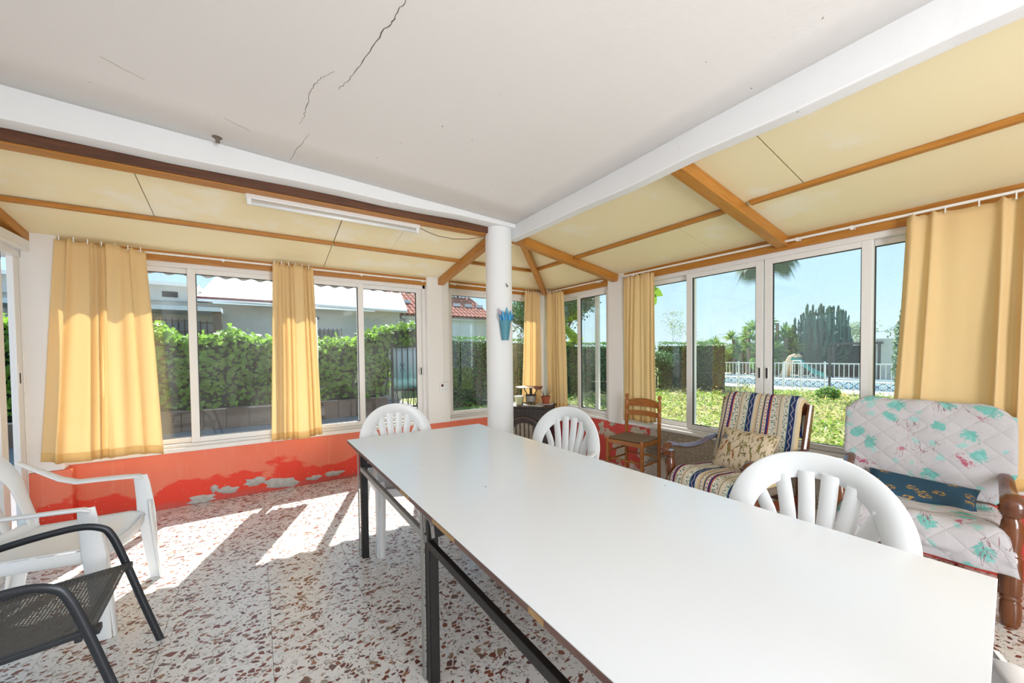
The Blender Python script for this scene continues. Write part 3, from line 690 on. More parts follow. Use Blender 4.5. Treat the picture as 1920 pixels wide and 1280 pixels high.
# ------------------------------------------------------------------ grey mesh armchair
M['gun'] = pbr('anthracite_tube', (.038, .042, .048), .38, .5, .05, spec=.5)
def m_mesh():
    t = NT('woven_mesh'); uv = t.uv()
    a = t.n('TexWave', wave_type='BANDS', bands_direction='X'); t.inp(a, 0, uv); a.inputs['Scale'].default_value = 26
    b = t.n('TexWave', wave_type='BANDS', bands_direction='Y'); t.inp(b, 0, uv); b.inputs['Scale'].default_value = 26
    h_ = t.math('MAXIMUM', a.outputs[1], b.outputs[1])
    c = t.mix(t.math('POWER', h_, 3.0), (.018, .016, .014), (.105, .095, .08))
    sh = t.n('BsdfPrincipled'); t.inp(sh, 'Base Color', c); sh.inputs['Roughness'].default_value = .6; t.inp(sh, 'Normal', t.bump(h_, .6, .002))
    tr = t.n('BsdfTransparent'); mx = t.n('MixShader'); t.inp(mx, 0, t.math('MULTIPLY', t.math('SUBTRACT', 1.0, t.step(h_, .42, .1)), .22)); t.t.links.new(sh.outputs[0], mx.inputs[1]); t.t.links.new(tr.outputs[0], mx.inputs[2])
    t.t.links.new(mx.outputs[0], t.out.inputs[0]); return t.m
M['mesh'] = m_mesh()
t_ = thing('mesh_chair', 'dark grey tubular garden chair with a woven mesh seat in the left foreground', 'chair', (-.80, 2.21, 0), R_(92))
def smooth_path(P, n=6):
    P = [Vector(p) for p in P]; out = []
    for i in range(len(P)-1):
        p0 = P[max(i-1, 0)]; p1 = P[i]; p2 = P[i+1]; p3 = P[min(i+2, len(P)-1)]
        for k in range(n):
            s_ = k/n; out.append(.5*((2*p1)+(-p0+p2)*s_+(2*p0-5*p1+4*p2-p3)*s_*s_+(-p0+3*p1-3*p2+p3)*s_**3))
    out.append(P[-1]); return out
for s_ in (-1, 1):
    X = s_*.285
    loop = smooth_path([(X, -.390, 0), (X, -.335, .20), (X, -.275, .43), (X, -.235, .56), (X, -.20, .605), (X, -.12, .625), (X, .05, .605), (X, .17, .57), (X, .24, .50), (X*.98, .27, .40)], 5)
    MB().sweep(loop, .017, .030, (1, 0, 0), .5).build('arm_and_front_leg', M['gun'], t_, auto=50)
    bk = smooth_path([(X*.93, .43, 0), (X*.93, .34, .22), (X*.93, .27, .40), (X*.93, .31, .60), (X*.93, .37, .88)], 5)
    MB().sweep(bk, .017, .026, (1, 0, 0), .5).build('back_leg', M['gun'], t_, auto=50)
    MB().bar((X*.90, -.285, .412), (X*.90, .27, .372), .028, .022).build('seat_rail', M['gun'], t_, bevel=.006)
    MB().box(X*.90-.02, X*.90+.02, -.305, -.275, .398, .424).build('end_cap', M['seal'], t_, bevel=.004)
MB().bar((-.27, -.25, .395), (.27, -.25, .395), .02, .02).build('front_cross_bar', M['gun'], t_, bevel=.004)
MB().bar((-.25, .37, .88), (.25, .37, .88), .02, .02).build('top_rail', M['gun'], t_, bevel=.004)
MB().grid(lambda a, b: Vector(((a-.5)*.51, -.295+b*.555, .425-b*.045-.022*(1-(2*a-1)**2)*math.sin(PI*b))), 14, 14, lambda a, b: (a*.5, b*.55)).build('seat', M['mesh'], t_, smooth=True)
MB().grid(lambda a, b: Vector(((a-.5)*.50, .275+b*.095+.02*(1-(2*a-1)**2), .40+b*.48)), 14, 14, lambda a, b: (a*.5, b*.5)).build('backrest', M['mesh'], t_, smooth=True)

# ------------------------------------------------------------------ rush-seated ladder-back chair
M['honey'] = wood('honey_varnish', (.32, .095, .008), (.43, .145, .018), 1, .35, 2, False, .3)
M['honey_x'] = wood('honey_varnish_cross', (.32, .095, .008), (.43, .145, .018), 1, .35, 0, False, .3)
def m_rush():
    t = NT('rush'); o = t.obj(); x, y, z = t.sep(o)
    d = t.math('SUBTRACT', t.math('ABSOLUTE', x), t.math('ABSOLUTE', y)); sel = t.step(d, 0, .003)
    along = t.n('MixRGB'); 
    v = t.mix(sel, t.n('CombineXYZ').outputs[0], t.n('CombineXYZ').outputs[0])
    wx = t.math('SINE', t.math('MULTIPLY', x, 620.0)); wy = t.math('SINE', t.math('MULTIPLY', y, 620.0))
    h_ = t.math('ADD', t.math('MULTIPLY', wx, sel), t.math('MULTIPLY', wy, t.math('SUBTRACT', 1.0, sel)))
    c = t.mix(t.noise(o, 40, 4), (.32, .235, .15), (.50, .38, .26)); c = t.mix(t.math('MULTIPLY', t.step(h_, -.2, .6), .35), (.18, .12, .07), c)
    return t.bsdf(c, .8, 0, t.bump(h_, .5, .003), .2)
M['rush'] = m_rush()
# local: front -Y, back +Y; width along X
t_ = thing('wooden_chair', 'honey-coloured ladder-back chair with a rush seat by the right wall', 'chair', (3.435, 2.755, 0), R_(-90+8))
def post(x, y, h_, prof, name, lean=0):
    m = MB().lathe(prof, 14, (0, 0, 0)); 
    m.v = [(vx+x, vy+y+lean*vz*vz, vz) for vx, vy, vz in m.v]; return m.build(name, M['honey'], t_, auto=35)
bp = [(.017, 0), (.019, .05), (.019, .60), (.0205, .605), (.0205, .612), (.017, .62), (.0205, .63), (.0205, .72), (.017, .73), (.0205, .74), (.0205, .83), (.017, .845), (.011, .855), (.011, .862), (.019, .875), (.0215, .888), (.019, .902), (.010, .911), (.001, .913)]
for s_ in (-1, 1):
    post(s_*.200, .170, .91, bp, 'rear_post', .025)
    post(s_*.205, -.195, .47, [(.016, 0), (.0195, .04), (.0205, .20), (.018, .205), (.0205, .212), (.0205, .28), (.018, .285), (.0205, .292), (.0205, .455), (.016, .468), (.001, .471)], 'leg')
    MB().tube([(s_*.203, -.19, .205), (s_*.201, 0, .207), (s_*.200, .172, .205)], [.008, .012, .008], 10).build('stretcher', M['honey'], t_, smooth=True)
    MB().tube([(s_*.203, -.19, .305), (s_*.201, 0, .307), (s_*.200, .172, .305)], [.008, .010, .008], 10).build('stretcher', M['honey'], t_, smooth=True) if s_ < 0 else None
    MB().bar((s_*.204, -.195, .423), (s_*.200, .175, .423), .022, .042).build('seat_rail', M['honey'], t_, bevel=.006)
MB().bar((-.20, -.203, .423), (.20, -.203, .423), .022, .045).build('seat_rail', M['honey_x'], t_, bevel=.006)
MB().bar((-.20, .176, .423), (.20, .176, .423), .022, .042).build('seat_rail', M['honey_x'], t_, bevel=.006)
MB().tube([(-.20, -.195, .235), (0, -.195, .237), (.20, -.195, .235)], [.009, .0125, .009], 10).build('stretcher', M['honey_x'], t_, smooth=True)
MB().tube([(-.20, .172, .24), (0, .172, .242), (.20, .172, .24)], [.009, .012, .009], 10).build('stretcher', M['honey_x'], t_, smooth=True)
MB().grid(lambda a, b: Vector(((a-.5)*.40, -.195+b*.375, .452+.012*(1-(2*a-1)**6)*(1-(2*b-1)**6)-.012*(1-(2*a-1)**2)*(1-(2*b-1)**2))), 20, 20).build('rush_seat', M['rush'], t_, smooth=True, solid=.02)
for (zb, hh, arc) in ((.77, .062, .030), (.665, .052, .006)):
    m = MB(); N_ = 16; vs = []
    for i in range(N_+1):
        a = i/N_; x = (a-.5)*.39; yb = .182+.02*(1-(2*a-1)**2)
        for (yy, zz) in ((yb-.006, zb), (yb+.006, zb), (yb+.006, zb+hh+arc*(1-(2*a-1)**2)), (yb-.006, zb+hh+arc*(1-(2*a-1)**2))): vs.append((x, yy, zz-.012*0+.006*math.sin(PI*a)))
    fs = [(i*4+j, i*4+(j+1) % 4, (i+1)*4+(j+1) % 4, (i+1)*4+j) for i in range(N_) for j in range(4)]+[(3, 2, 1, 0), (N_*4, N_*4+1, N_*4+2, N_*4+3)]
    m.add(vs, fs).build('ladder_slat', M['honey_x'], t_, bevel=.004)

# ------------------------------------------------------------------ colonial armchairs
M['maho'] = wood('reddish_brown_varnish', (.10, .028, .010), (.17, .05, .016), 1, .22, 2, False, .5)
M['amber'] = wood('amber_varnish', (.13, .036, .008), (.20, .06, .014), 1, .25, 2, False, .5)
def armchair(name_label, loc, rz, w_, legs='maho'):
    t_ = thing('wooden_armchair', name_label, 'armchair', loc, rz, None); hw = w_/2; L_ = M[legs]
    for s_ in (-1, 1):
        prof = [(.026, 0), (.033, .02), (.037, .07), (.035, .12), (.030, .135), (.036, .142), (.036, .15), (.030, .157), (.037, .17), (.037, .345), (.031, .355), (.037, .362), (.030, .375), (.030, .40), (.037, .44), (.040, .48), (.034, .525), (.026, .545), (.036, .555), (.036, .562), (.030, .57), (.033, .60)]
        MB().lathe(prof, 18, (s_*hw, -.32, 0)).build('front_leg', L_, t_, auto=35)
        # rear upright leans back
        MB().sweep([(s_*hw*.98, .20, 0), (s_*hw*.98, .235, .25), (s_*hw*.98, .245, .42), (s_*hw*.98, .31, .70), (s_*hw*.98, .375, .985)], [.075, .07, .07, .062, .05], .035, (0, 1, 0), .3).build('rear_post', L_, t_, auto=40)
        arm = smooth_path([(s_*hw, .30, .66), (s_*hw, .18, .655), (s_*hw, 0, .615), (s_*hw, -.16, .615), (s_*hw, -.28, .640), (s_*hw, -.345, .645), (s_*hw, -.385, .615), (s_*hw, -.375, .575)], 4)
        n = len(arm); MB().sweep(arm, [.05+.035*min(1, i/n*1.4) for i in range(n)], [.030+.02*(i/n) for i in range(n)], (1, 0, 0), .5).build('armrest', M['maho'], t_, auto=60)
        MB().bar((s_*hw*.96, -.31, .33), (s_*hw*.96, .24, .31), .022, .075).build('side_rail', L_, t_, bevel=.006)
    MB().bar((-hw*.96, -.315, .32), (hw*.96, -.315, .32), .022, .07).build('front_rail', L_, t_, bevel=.006)
    MB().bar((-hw*.96, .235, .30), (hw*.96, .235, .30), .022, .07).build('rear_rail', L_, t_, bevel=.006)
    MB().bar((-hw*.96, .368, .94), (hw*.96, .368, .94), .024, .07).build('top_rail', L_, t_, bevel=.008)
    MB().bar((-hw*.96, .27, .50), (hw*.96, .27, .50), .022, .05).build('back_slat', L_, t_, bevel=.006)
    cm = pbr('dark_foam', (.22, .17, .12), .9)
    MB().box(-hw+.055, hw-.055, -.30, .22, .355, .43).build('seat_cushion', cm, t_, bevel=.03)
    o = MB().box(-hw+.06, hw-.06, -.03, .03, 0, .50).build('back_cushion', cm, t_, bevel=.025); o.location = (0, .245, .44); o.rotation_euler = (R_(-13), 0, 0)
    return t_
def m_stripes():
    t = NT('patterned_stripes'); uv = t.uv(); u_, v_, _ = t.sep(uv)
    # u in metres across; repeat every .285 m
    cyc = t.math('FRACT', t.math('DIVIDE', u_, .285))
    cr, nv, gr, rd, pk, ye, wh, gy = (.66, .56, .42), (.028, .045, .13), (.06, .24, .18), (.42, .045, .035), (.62, .30, .24), (.62, .47, .27), (.70, .65, .55), (.30, .36, .36)
    S = [(0, nv), (.13, wh), (.145, gy), (.155, cr), (.20, ye), (.245, pk), (.262, gr), (.28, wh), (.335, ye), (.375, nv), (.395, gr), (.41, pk), (.43, wh), (.485, rd), (.50, nv), (.54, rd), (.565, ye), (.58, wh), (.66, wh), (.70, cr)]
    S += [(.76, pk), (.775, gr), (.79, cr), (.86, wh), (.93, wh), (.985, gr)]
    c = t.ramp(cyc, S, 'CONSTANT')
    dk = t.n('CombineXYZ'); t.inp(dk, 0, u_); t.inp(dk, 1, v_); w2 = dk.outputs[0]
    def band(lo, hi): return t.math('MULTIPLY', t.step(cyc, lo, .002), t.math('SUBTRACT', 1.0, t.step(cyc, hi, .002)))
    # zigzag on navy
    tri = t.math('ABSOLUTE', t.math('SUBTRACT', t.math('FRACT', t.math('MULTIPLY', v_, 15.0)), .5))
    zz = t.math('ABSOLUTE', t.math('SUBTRACT', t.math('MULTIPLY', tri, .11), t.math('SUBTRACT', cyc, .038)))
    c = t.mix(t.math('MULTIPLY', t.math('MULTIPLY', t.math('SUBTRACT', 1.0, t.step(zz, .009, .003)), band(.0, .13)), .85), c, (.50, .44, .42))
    zz2 = t.math('ABSOLUTE', t.math('SUBTRACT', t.math('MULTIPLY', tri, .12), t.math('SUBTRACT', cyc, .485)))
    c = t.mix(t.math('MULTIPLY', t.math('MULTIPLY', t.math('SUBTRACT', 1.0, t.step(zz2, .012, .003)), band(.485, .565)), .9), c, (.06, .05, .16))
    vo = t.n('TexVoronoi'); t.inp(vo, 'Vector', w2); vo.inputs['Scale'].default_value = 95
    leaf = t.step(t.noise(w2, 75, 3, .6), .53, .02)
    c = t.mix(t.math('MULTIPLY', t.math('MULTIPLY', leaf, t.math('MAXIMUM', band(.59, .745), band(.87, .98))), .85), c, (.06, .15, .12))
    dot = t.math('MULTIPLY', t.math('SUBTRACT', 1.0, t.step(t.math('ABSOLUTE', t.math('SUBTRACT', t.math('FRACT', t.math('MULTIPLY', v_, 38.0)), .5)), .28, .05)), t.math('MAXIMUM', band(.30, .315), band(.448, .468)))
    c = t.mix(dot, c, (.12, .03, .05))
    wv = t.n('TexWave'); t.inp(wv, 0, w2); wv.inputs['Scale'].default_value = 120
    return t.bsdf(c, .9, 0, t.bump(t.noise(w2, 160, 2), .5, .003), .1)
M['stripes'] = m_stripes()
def quilt_h(t, uv):
    u_, v_, _ = t.sep(uv)
    a = t.math('ABSOLUTE', t.math('SINE', t.math('MULTIPLY', t.math('ADD', u_, v_), 24.0))); b = t.math('ABSOLUTE', t.math('SINE', t.math('MULTIPLY', t.math('SUBTRACT', u_, v_), 24.0)))
    return t.math('POWER', t.math('MINIMUM', a, b), .45)
def m_floral():
    t = NT('quilted_floral'); uv = t.uv()
    c = t.mix(t.noise(uv, 6, 3), (.47, .445, .455), (.55, .52, .53))
    nz = t.n('TexNoise'); t.inp(nz, 0, uv); nz.inputs['Scale'].default_value = 9; nz.inputs['Detail'].default_value = 3
    wob = t.n('VectorMath', operation='MULTIPLY_ADD'); t.inp(wob, 0, nz.outputs['Color']); wob.inputs[1].default_value = (.10, .10, 0); t.inp(wob, 2, uv)
    def blooms(c, scale, keep, rad, col, loc, strength):
        v = t.map(wob.outputs[0], (1, 1, 0), loc)
        vo = t.n('TexVoronoi', voronoi_dimensions='2D'); t.inp(vo, 'Vector', v); vo.inputs['Scale'].default_value = scale
        sp = t.n('SeparateColor'); t.inp(sp, 0, vo.outputs['Color'])
        petal = t.noise(t.map(uv, (1, 1, 0), loc), 34, 3, .6, 1.5)
        m_ = t.math('MULTIPLY', t.step(sp.outputs[0], keep, .01), t.math('SUBTRACT', 1.0, t.step(t.math('ADD', vo.outputs['Distance'], t.math('MULTIPLY', petal, .55)), rad+.27, .05)))
        return t.mix(t.math('MULTIPLY', m_, strength), c, col)
    c = blooms(c, 6.5, .40, .22, (.14, .44, .39), (0, 0, 0), .9)
    c = blooms(c, 11.0, .50, .17, (.26, .54, .50), (2.3, 1.1, 0), .7)
    c = blooms(c, 4.6, .70, .10, (.40, .09, .14), (5.3, 4.1, 0), .95)
    c = blooms(c, 6.5, .75, .07, (.42, .14, .18), (7.7, 2.1, 0), .9)
    ln = t.noise(t.map(uv, (5, 1.2, 0), (0, 0, 0), (0, 0, .8)), 5, 3, .5, .6)
    c = t.mix(t.math('MULTIPLY', t.math('SUBTRACT', 1.0, t.step(t.math('ABSOLUTE', t.math('SUBTRACT', ln, .5)), .007, .004)), t.step(t.noise(uv, 5, 2), .55, .03)), c, (.26, .12, .13))
    q = quilt_h(t, uv); h_ = t.math('ADD', q, t.math('MULTIPLY', t.noise(uv, 30, 4), .8))
    return t.bsdf(c, .9, 0, t.bump(h_, .5, .009), .1)
M['floral'] = m_floral()
def drape(parent, name, mat, prof, w0, wfn, nu=24, wr=.006, seed=1, thick=.022, uoff=0):
    """cloth laid along the (y,z) profile, width w0*wfn(b)"""
    prof = smooth_path([(0, a, b) for a, b in prof], 6); L = [0]
    for i in range(1, len(prof)): L.append(L[-1]+(prof[i]-prof[i-1]).length)
    rr = random.Random(seed); ph = [rr.uniform(0, 6.28) for _ in range(6)]; m = MB(); nv = len(prof)-1
    def fn(a, b):
        i = round(b*nv); p = prof[i]; t__ = (prof[min(i+1, nv)]-prof[max(i-1, 0)]).normalized(); n_ = t__.cross(Vector((1, 0, 0)))
        x = (a-.5)*w0*wfn(b, a); l = L[i]
        d = wr*(math.sin(11*l+7*x+ph[0])+.7*math.sin(23*x-9*l+ph[1])+.5*math.sin(31*l+ph[2]+17*x))
        side = max(0, abs(2*a-1)-.86)/.14; droop = Vector((0, 0, -1))*side*side*.035*(1 if n_.z > .3 or n_.z < -.3 else .2)
        return p+Vector((x, 0, 0))+n_*(-d if n_.z < 0 else d)+droop-Vector((0, 0, 0))
    m.grid(fn, nu, nv, lambda a, b: ((a-.5)*w0+uoff, L[round(b*nv)])).build(name, mat, parent, smooth=True, solid=thick)
# first armchair (striped throw)
A1 = ((3.03, 1.485, 0), R_(-90-7))
armchair('low wooden armchair under a striped throw, beside the rush-seated chair', *A1, .66)
t_ = thing('throw', 'striped woven throw in navy, red and cream draped over an armchair', 'throw', *A1)
drape(t_, 'back_cover', M['stripes'], [(.43, .72), (.425, .88), (.425, .97), (.40, 1.025), (.345, 1.03), (.315, .98), (.285, .86), (.235, .68), (.18, .50)], .56, lambda b, a: 1.0+.10*b, 28, .003, 4, .02, .075)
drape(t_, 'seat_cover', M['stripes'], [(.17, .475), (.05, .470), (-.12, .475), (-.27, .478), (-.345, .45), (-.375, .38), (-.378, .28), (-.372, .20)], .58, lambda b, a: 1.0+.04*b, 28, .004, 5, .02, .10)
def cushion(name, label, mat, parent_loc, rot, a, b, c_, px=4):
    t_ = thing(name, label, 'cushion', parent_loc); t_.rotation_euler = rot
    m = MB()
    def side(sg):
        return lambda p, q: Vector(((p-.5)*a*(1-.07*(1-abs(2*q-1)**2)*1), (q-.5)*b*(1-.07*(1-abs(2*p-1)**2)), sg*c_/2*((1-abs(2*p-1)**px)*(1-abs(2*q-1)**px))**.55+.0015*sg))
    m.grid(side(1), 20, 16, lambda p, q: (p*a, q*b)); m.grid(side(-1), 20, 16, lambda p, q: (p*a, q*b))
    m.build('cover', mat, t_, smooth=True)
    MB().tube([Vector(((p-.5)*a*(1-.07*(1-abs(2*q-1)**2)), (q-.5)*b*(1-.07*(1-abs(2*p-1)**2)), 0)) for p, q in [(i/10, 0) for i in range(10)]+[(1, i/8) for i in range(8)]+[(1-i/10, 1) for i in range(10)]+[(0, 1-i/8) for i in range(9)]], .004, 6).build('piping', mat, t_, smooth=True)
    return t_
def m_tapestry():
    t = NT('floral_tapestry'); uv = t.uv(); c = (.60, .48, .34)
    c = t.mix(t.noise(uv, 20, 2), (.58, .46, .32), (.66, .54, .40))
    def lay(c, sc_, rot, lo, col, loc, asp=1):
        n_ = t.noise(t.map(uv, (asp, 1, 1), loc, (0, 0, rot)), sc_, 4, .65, 1.4); return t.mix(t.step(n_, lo, .015), c, col)
    c = lay(c, 11, .6, .56, (.20, .17, .055), (0, 0, 0), 2.2); c = lay(c, 13, -.7, .60, (.13, .12, .05), (3, 1, 0), 2.0)
    c = lay(c, 7, 0, .64, (.22, .20, .22), (5, 2, 0)); c = lay(c, 6.5, 0, .67, (.38, .14, .05), (8, 6, 0)); c = lay(c, 30, 0, .66, (.09, .08, .04), (1, 6, 0))
    return t.bsdf(c, .9, 0, t.bump(t.noise(uv, 200, 2), .4, .002), .1)
M['tapestry'] = m_tapestry()
_M1 = Matrix.Translation(A1[0]) @ Matrix.Rotation(A1[1], 4, 'Z')
cl = cushion('cushion', 'beige tapestry cushion with olive leaves, leaning on the striped throw', M['tapestry'], (0, 0, 0), (0, 0, 0), .43, .34, .115)
cl.matrix_world = _M1 @ Matrix.Translation((.02, .075, .615)) @ Matrix.Rotation(R_(60), 4, 'X')
# second armchair (quilted floral cover)
A2 = ((3.30, .555, 0), R_(-90+7))
armchair('wooden armchair under a quilted floral cover, nearest the right edge', *A2, .66, 'amber').scale = (1, .78, 1)
t_ = thing('quilted_cover', 'white quilted cover with turquoise flowers spread over an armchair', 'throw', *A2); t_.scale = (1, .78, 1)
def wf(b, a):
    # octagon-like outline of the back part: narrow at the top, wide lower down, waisted near the seat
    k = b
    if k < .30: return .82
    if k < .42: return .80+.02*(k-.30)/.12
    if k < .62: return .82+.26*math.sin(PI/2*(k-.42)/.20)
    if k < .86: return 1.08
    return 1.08-.22*((k-.86)/.14)
drape(t_, 'back_cover', M['floral'], [(.42, .80), (.425, .90), (.42, .985), (.395, 1.04), (.35, 1.045), (.315, 1.0), (.29, .90), (.255, .78), (.215, .64), (.185, .50)], .69, wf, 34, .006, 14, .016, .3)
drape(t_, 'seat_cover', M['floral'], [(.17, .478), (.05, .468), (-.12, .472), (-.29, .480), (-.37, .462), (-.405, .41), (-.415, .34), (-.41, .28)], .62, lambda b, a: 1.0+.26*max(0, b-.45), 34, .008, 15, .016, 1.4)
def m_blue():
    t = NT('blue_gold_cloth'); uv = t.uv()
    c = t.mix(t.noise(t.map(uv, (2, 30, 1)), 6, 3), (.008, .035, .075), (.02, .085, .14))
    vo = t.n('TexVoronoi', voronoi_dimensions='2D'); t.inp(vo, 'Vector', t.map(uv, (1, 1.6, 1))); vo.inputs['Scale'].default_value = 8
    m_ = t.math('MULTIPLY', t.math('SUBTRACT', 1.0, t.step(vo.outputs['Distance'], .24, .02)), t.step(t.noise(t.map(uv, (1, 2.4, 1)), 60, 3), .52, .02))
    return t.bsdf(t.mix(m_, c, (.42, .24, .05)), .6, 0, t.bump(t.noise(t.map(uv, (3, 60, 1)), 5, 3), .6, .004), .4)
_M2 = Matrix.Translation(A2[0]) @ Matrix.Rotation(A2[1], 4, 'Z')
cl = cushion('cushion', 'flat dark blue cushion with small gold motifs on the floral cover', m_blue(), (0, 0, 0), (0, 0, 0), .47, .20, .05, 8)
cl.matrix_world = _M2 @ Matrix.Translation((.0, .045, .525)) @ Matrix.Rotation(R_(4), 4, 'Y') @ Matrix.Rotation(R_(33), 4, 'X')

# ------------------------------------------------------------------ wood stove in the corner and what stands on it
M['castiron'] = pbr('cast_iron', (.045, .035, .033), .5, .4, .25, 20, .3, 90)
M['castbrown'] = pbr('brown_cast_iron', (.10, .07, .06), .55, .3, .2, 25, .3, 60)
ang = math.atan2(-.83, .56)
SV = ((3.105, 4.235, 0), ang)
t_ = thing('wood_stove', 'dark cast-iron wood stove with an arched barred door in the corner', 'stove', *SV)
MB().box(-.30, .30, -.20, .20, .10, .665).build('body', M['castiron'], t_, bevel=.008)
MB().box(-.325, .325, -.225, .215, .668, .692).build('top_plate', M['castiron'], t_, bevel=.006)
MB().box(-.31, .31, -.21, .20, .07, .10).build('base_plate', M['castiron'], t_, bevel=.005)
for sx_ in (-1, 1):
    for sy in (-1, 1): MB().sweep([(sx_*.27, sy*.17, 0), (sx_*.27, sy*.165, .04), (sx_*.262, sy*.16, .085)], [.03, .035, .05], .03, (1, 0, 0)).build('foot', M['castiron'], t_)
for k in range(9):
    x = -.24+k*.06; MB().box(x-.012, x+.012, -.206, -.199, .575, .625).build('vent_slot', M['seal'], t_)
dr_ = []
arc = [(-.235, -.208, .14)]+[(-.235*math.cos(PI*k/16), -.208, .36+.185*math.sin(PI*k/16)) for k in range(17)]+[(.235, -.208, .14), (-.235, -.208, .14)]
dd = MB().sweep(arc, .035, .028, (0, 1, 0), .4).build('arched_door', M['castbrown'], t_, auto=50)
inner = [(-.17, -.212, .17)]+[(-.17*math.cos(PI*k/16), -.212, .35+.13*math.sin(PI*k/16)) for k in range(17)]+[(.17, -.212, .17), (-.17, -.212, .17)]
MB().sweep(inner, .02, .02, (0, 1, 0), .4).build('door_moulding', M['castbrown'], dd, auto=50)
vs = [(x, -.206, z) for x, y, z in inner[:-1]]; MB().add(vs, [tuple(range(len(vs)))]).build('sooty_glass', pbr('sooty_glass', (.20, .16, .11), .12, 0, .5, 14, spec=.6), dd)
for k in range(5):
    x = -.12+k*.06; z1_ = .35+.13*math.sqrt(max(0, 1-(x/.17)**2)); MB().tube([(x, -.216, .17), (x, -.216, z1_)], .006, 8).build('bar', M['castiron'], dd)
MB().tube([(-.17, -.216, .22), (.17, -.216, .22)], .005, 8).build('bar', M['castiron'], dd)
MB().sphere((.215, -.235, .36), .018).build('knob', M['castiron'], dd)
_S = Matrix.Translation(SV[0]) @ Matrix.Rotation(SV[1], 4, 'Z')
top = lambda x, y, z=.692: _S @ Vector((x, y, z))
p = top(.00, -.03)
t_ = thing('kitchen_scale', 'old metal kitchen scale with a flat pinkish tray on the stove', 'scale', p, ang)
MB().tube([(-.07, -.06, .032), (.07, -.06, .032)], .005, 8).tube([(-.07, .06, .032), (.07, .06, .032)], .005, 8).tube([(-.06, -.07, .0), (-.06, -.07, .034)], .005, 8).tube([(.06, -.07, .0), (.06, -.07, .034)], .005, 8).tube([(-.06, .07, .0), (-.06, .07, .034)], .005, 8).tube([(.06, .07, .0), (.06, .07, .034)], .005, 8).build('trivet', M['castiron'], t_)
MB().lathe([(.055, .038), (.070, .05), (.074, .115), (.074, .125), (.060, .125)], 20, (.03, 0, 0)).build('body', pbr('dull_tin', (.30, .28, .26), .45, .6, .3, 20), t_, auto=40)
MB().lathe([(.072, .122), (.076, .13), (.072, .142), (.02, .142)], 20, (.03, 0, 0)).build('rim', M['castiron'], t_, auto=40)
for s_ in (-1, 1): MB().bar((.03+s_*.05, 0, .14), (.03+s_*.10, 0, .225), .012, .008, up=(0, 1, 0)).build('arm', M['castiron'], t_)
MB().bar((.03, 0, .14), (.03, 0, .225), .03, .02, up=(0, 1, 0)).build('column', M['castiron'], t_)
MB().lathe([(.15, .235), (.165, .245), (.13, .240), (.02, .238)], 28, (-.02, 0, 0)).build('tray', pbr('pinkish_enamel', (.62, .45, .40), .35, .1), t_, auto=30)
MB().lathe([(.045, .215), (.062, .245), (.064, .252), (.05, .245)], 18, (.135, 0, 0)).build('weight_cup', pbr('brown_enamel', (.22, .08, .06), .35, .2), t_, auto=30)
t_ = thing('tin_pot', 'small cream and green tin pot beside the scale', 'pot', top(-.125, -.07), ang)
MB().lathe([(.045, 0), (.048, .005), (.066, .11), (.069, .115), (.066, .118), (.055, .11), (.042, .012), (.001, .01)], 20).build('body', pbr('cream_tin', (.62, .60, .36), .4, 0, .25, 12), t_, auto=30)
MB().lathe([(.069, .112), (.071, .118), (.067, .122), (.065, .116)], 20).build('rim', M['alu'], t_, auto=30)
t_ = thing('plant_pot', 'terracotta pot with dark spiky stems on the stove', 'plant', (3.40, 4.21, .700), ang)
MB().lathe([(.042, 0), (.045, .004), (.056, .075), (.064, .077), (.066, .105), (.058, .105), (.055, .085), (.001, .082)], 22).build('pot', pbr('terracotta', (.42, .10, .045), .8, 0, .15, 12), t_, auto=30)
rr = random.Random(5)
for k in range(11):
    a = rr.uniform(0, 6.28); L_ = rr.uniform(.10, .20); sp = rr.uniform(.15, .7)
    d_ = Vector((math.cos(a)*sp, math.sin(a)*sp, 1)).normalized(); p0 = Vector((math.cos(a)*.02, math.sin(a)*.02, .08))
    MB().tube([p0, p0+d_*L_*.5+Vector((0, 0, .005)), p0+d_*L_], [.0028, .0022, .0008], 5).build('stem', pbr('dark_stem', (.015, .018, .01), .7) if k == 0 else bpy.data.materials['dark_stem'], t_)
M['paper'] = pbr('paper', (.80, .79, .76), .8)
for k, (x, y, a, lab) in enumerate(((.02, -.13, .2, 'loose white sheet at the front edge of the stove top'), (.16, -.12, -.3, 'white sheet lying to the right of the scale on the stove'), (-.20, -.10, .5, 'white sheet on the left half of the stove top'))):
    o = MB().box(-.075, .075, -.05, .05, 0, .0018).build('sheet', M['paper'], None); o.location = top(x, y, .6925+.0004*k); o.rotation_euler = (0, 0, ang+a); tag(o, lab, 'paper')
t_ = thing('notebook', 'small pale notebook under the terracotta pot', 'notebook', top(.19, .09, .6925), ang+.1)
MB().box(-.11, .11, -.075, .075, 0, .0015).box(-.11, .11, -.075, .075, .0062, .0075).build('cover', pbr('grey_card', (.55, .53, .48), .8), t_)
MB().box(-.107, .107, -.072, .072, .0015, .0062).build('pages', M['paper'], t_)
bpy.context.view_layer.update()
pp = bpy.data.objects['plant_pot']; pp.location = top(.205, .085, .7002)

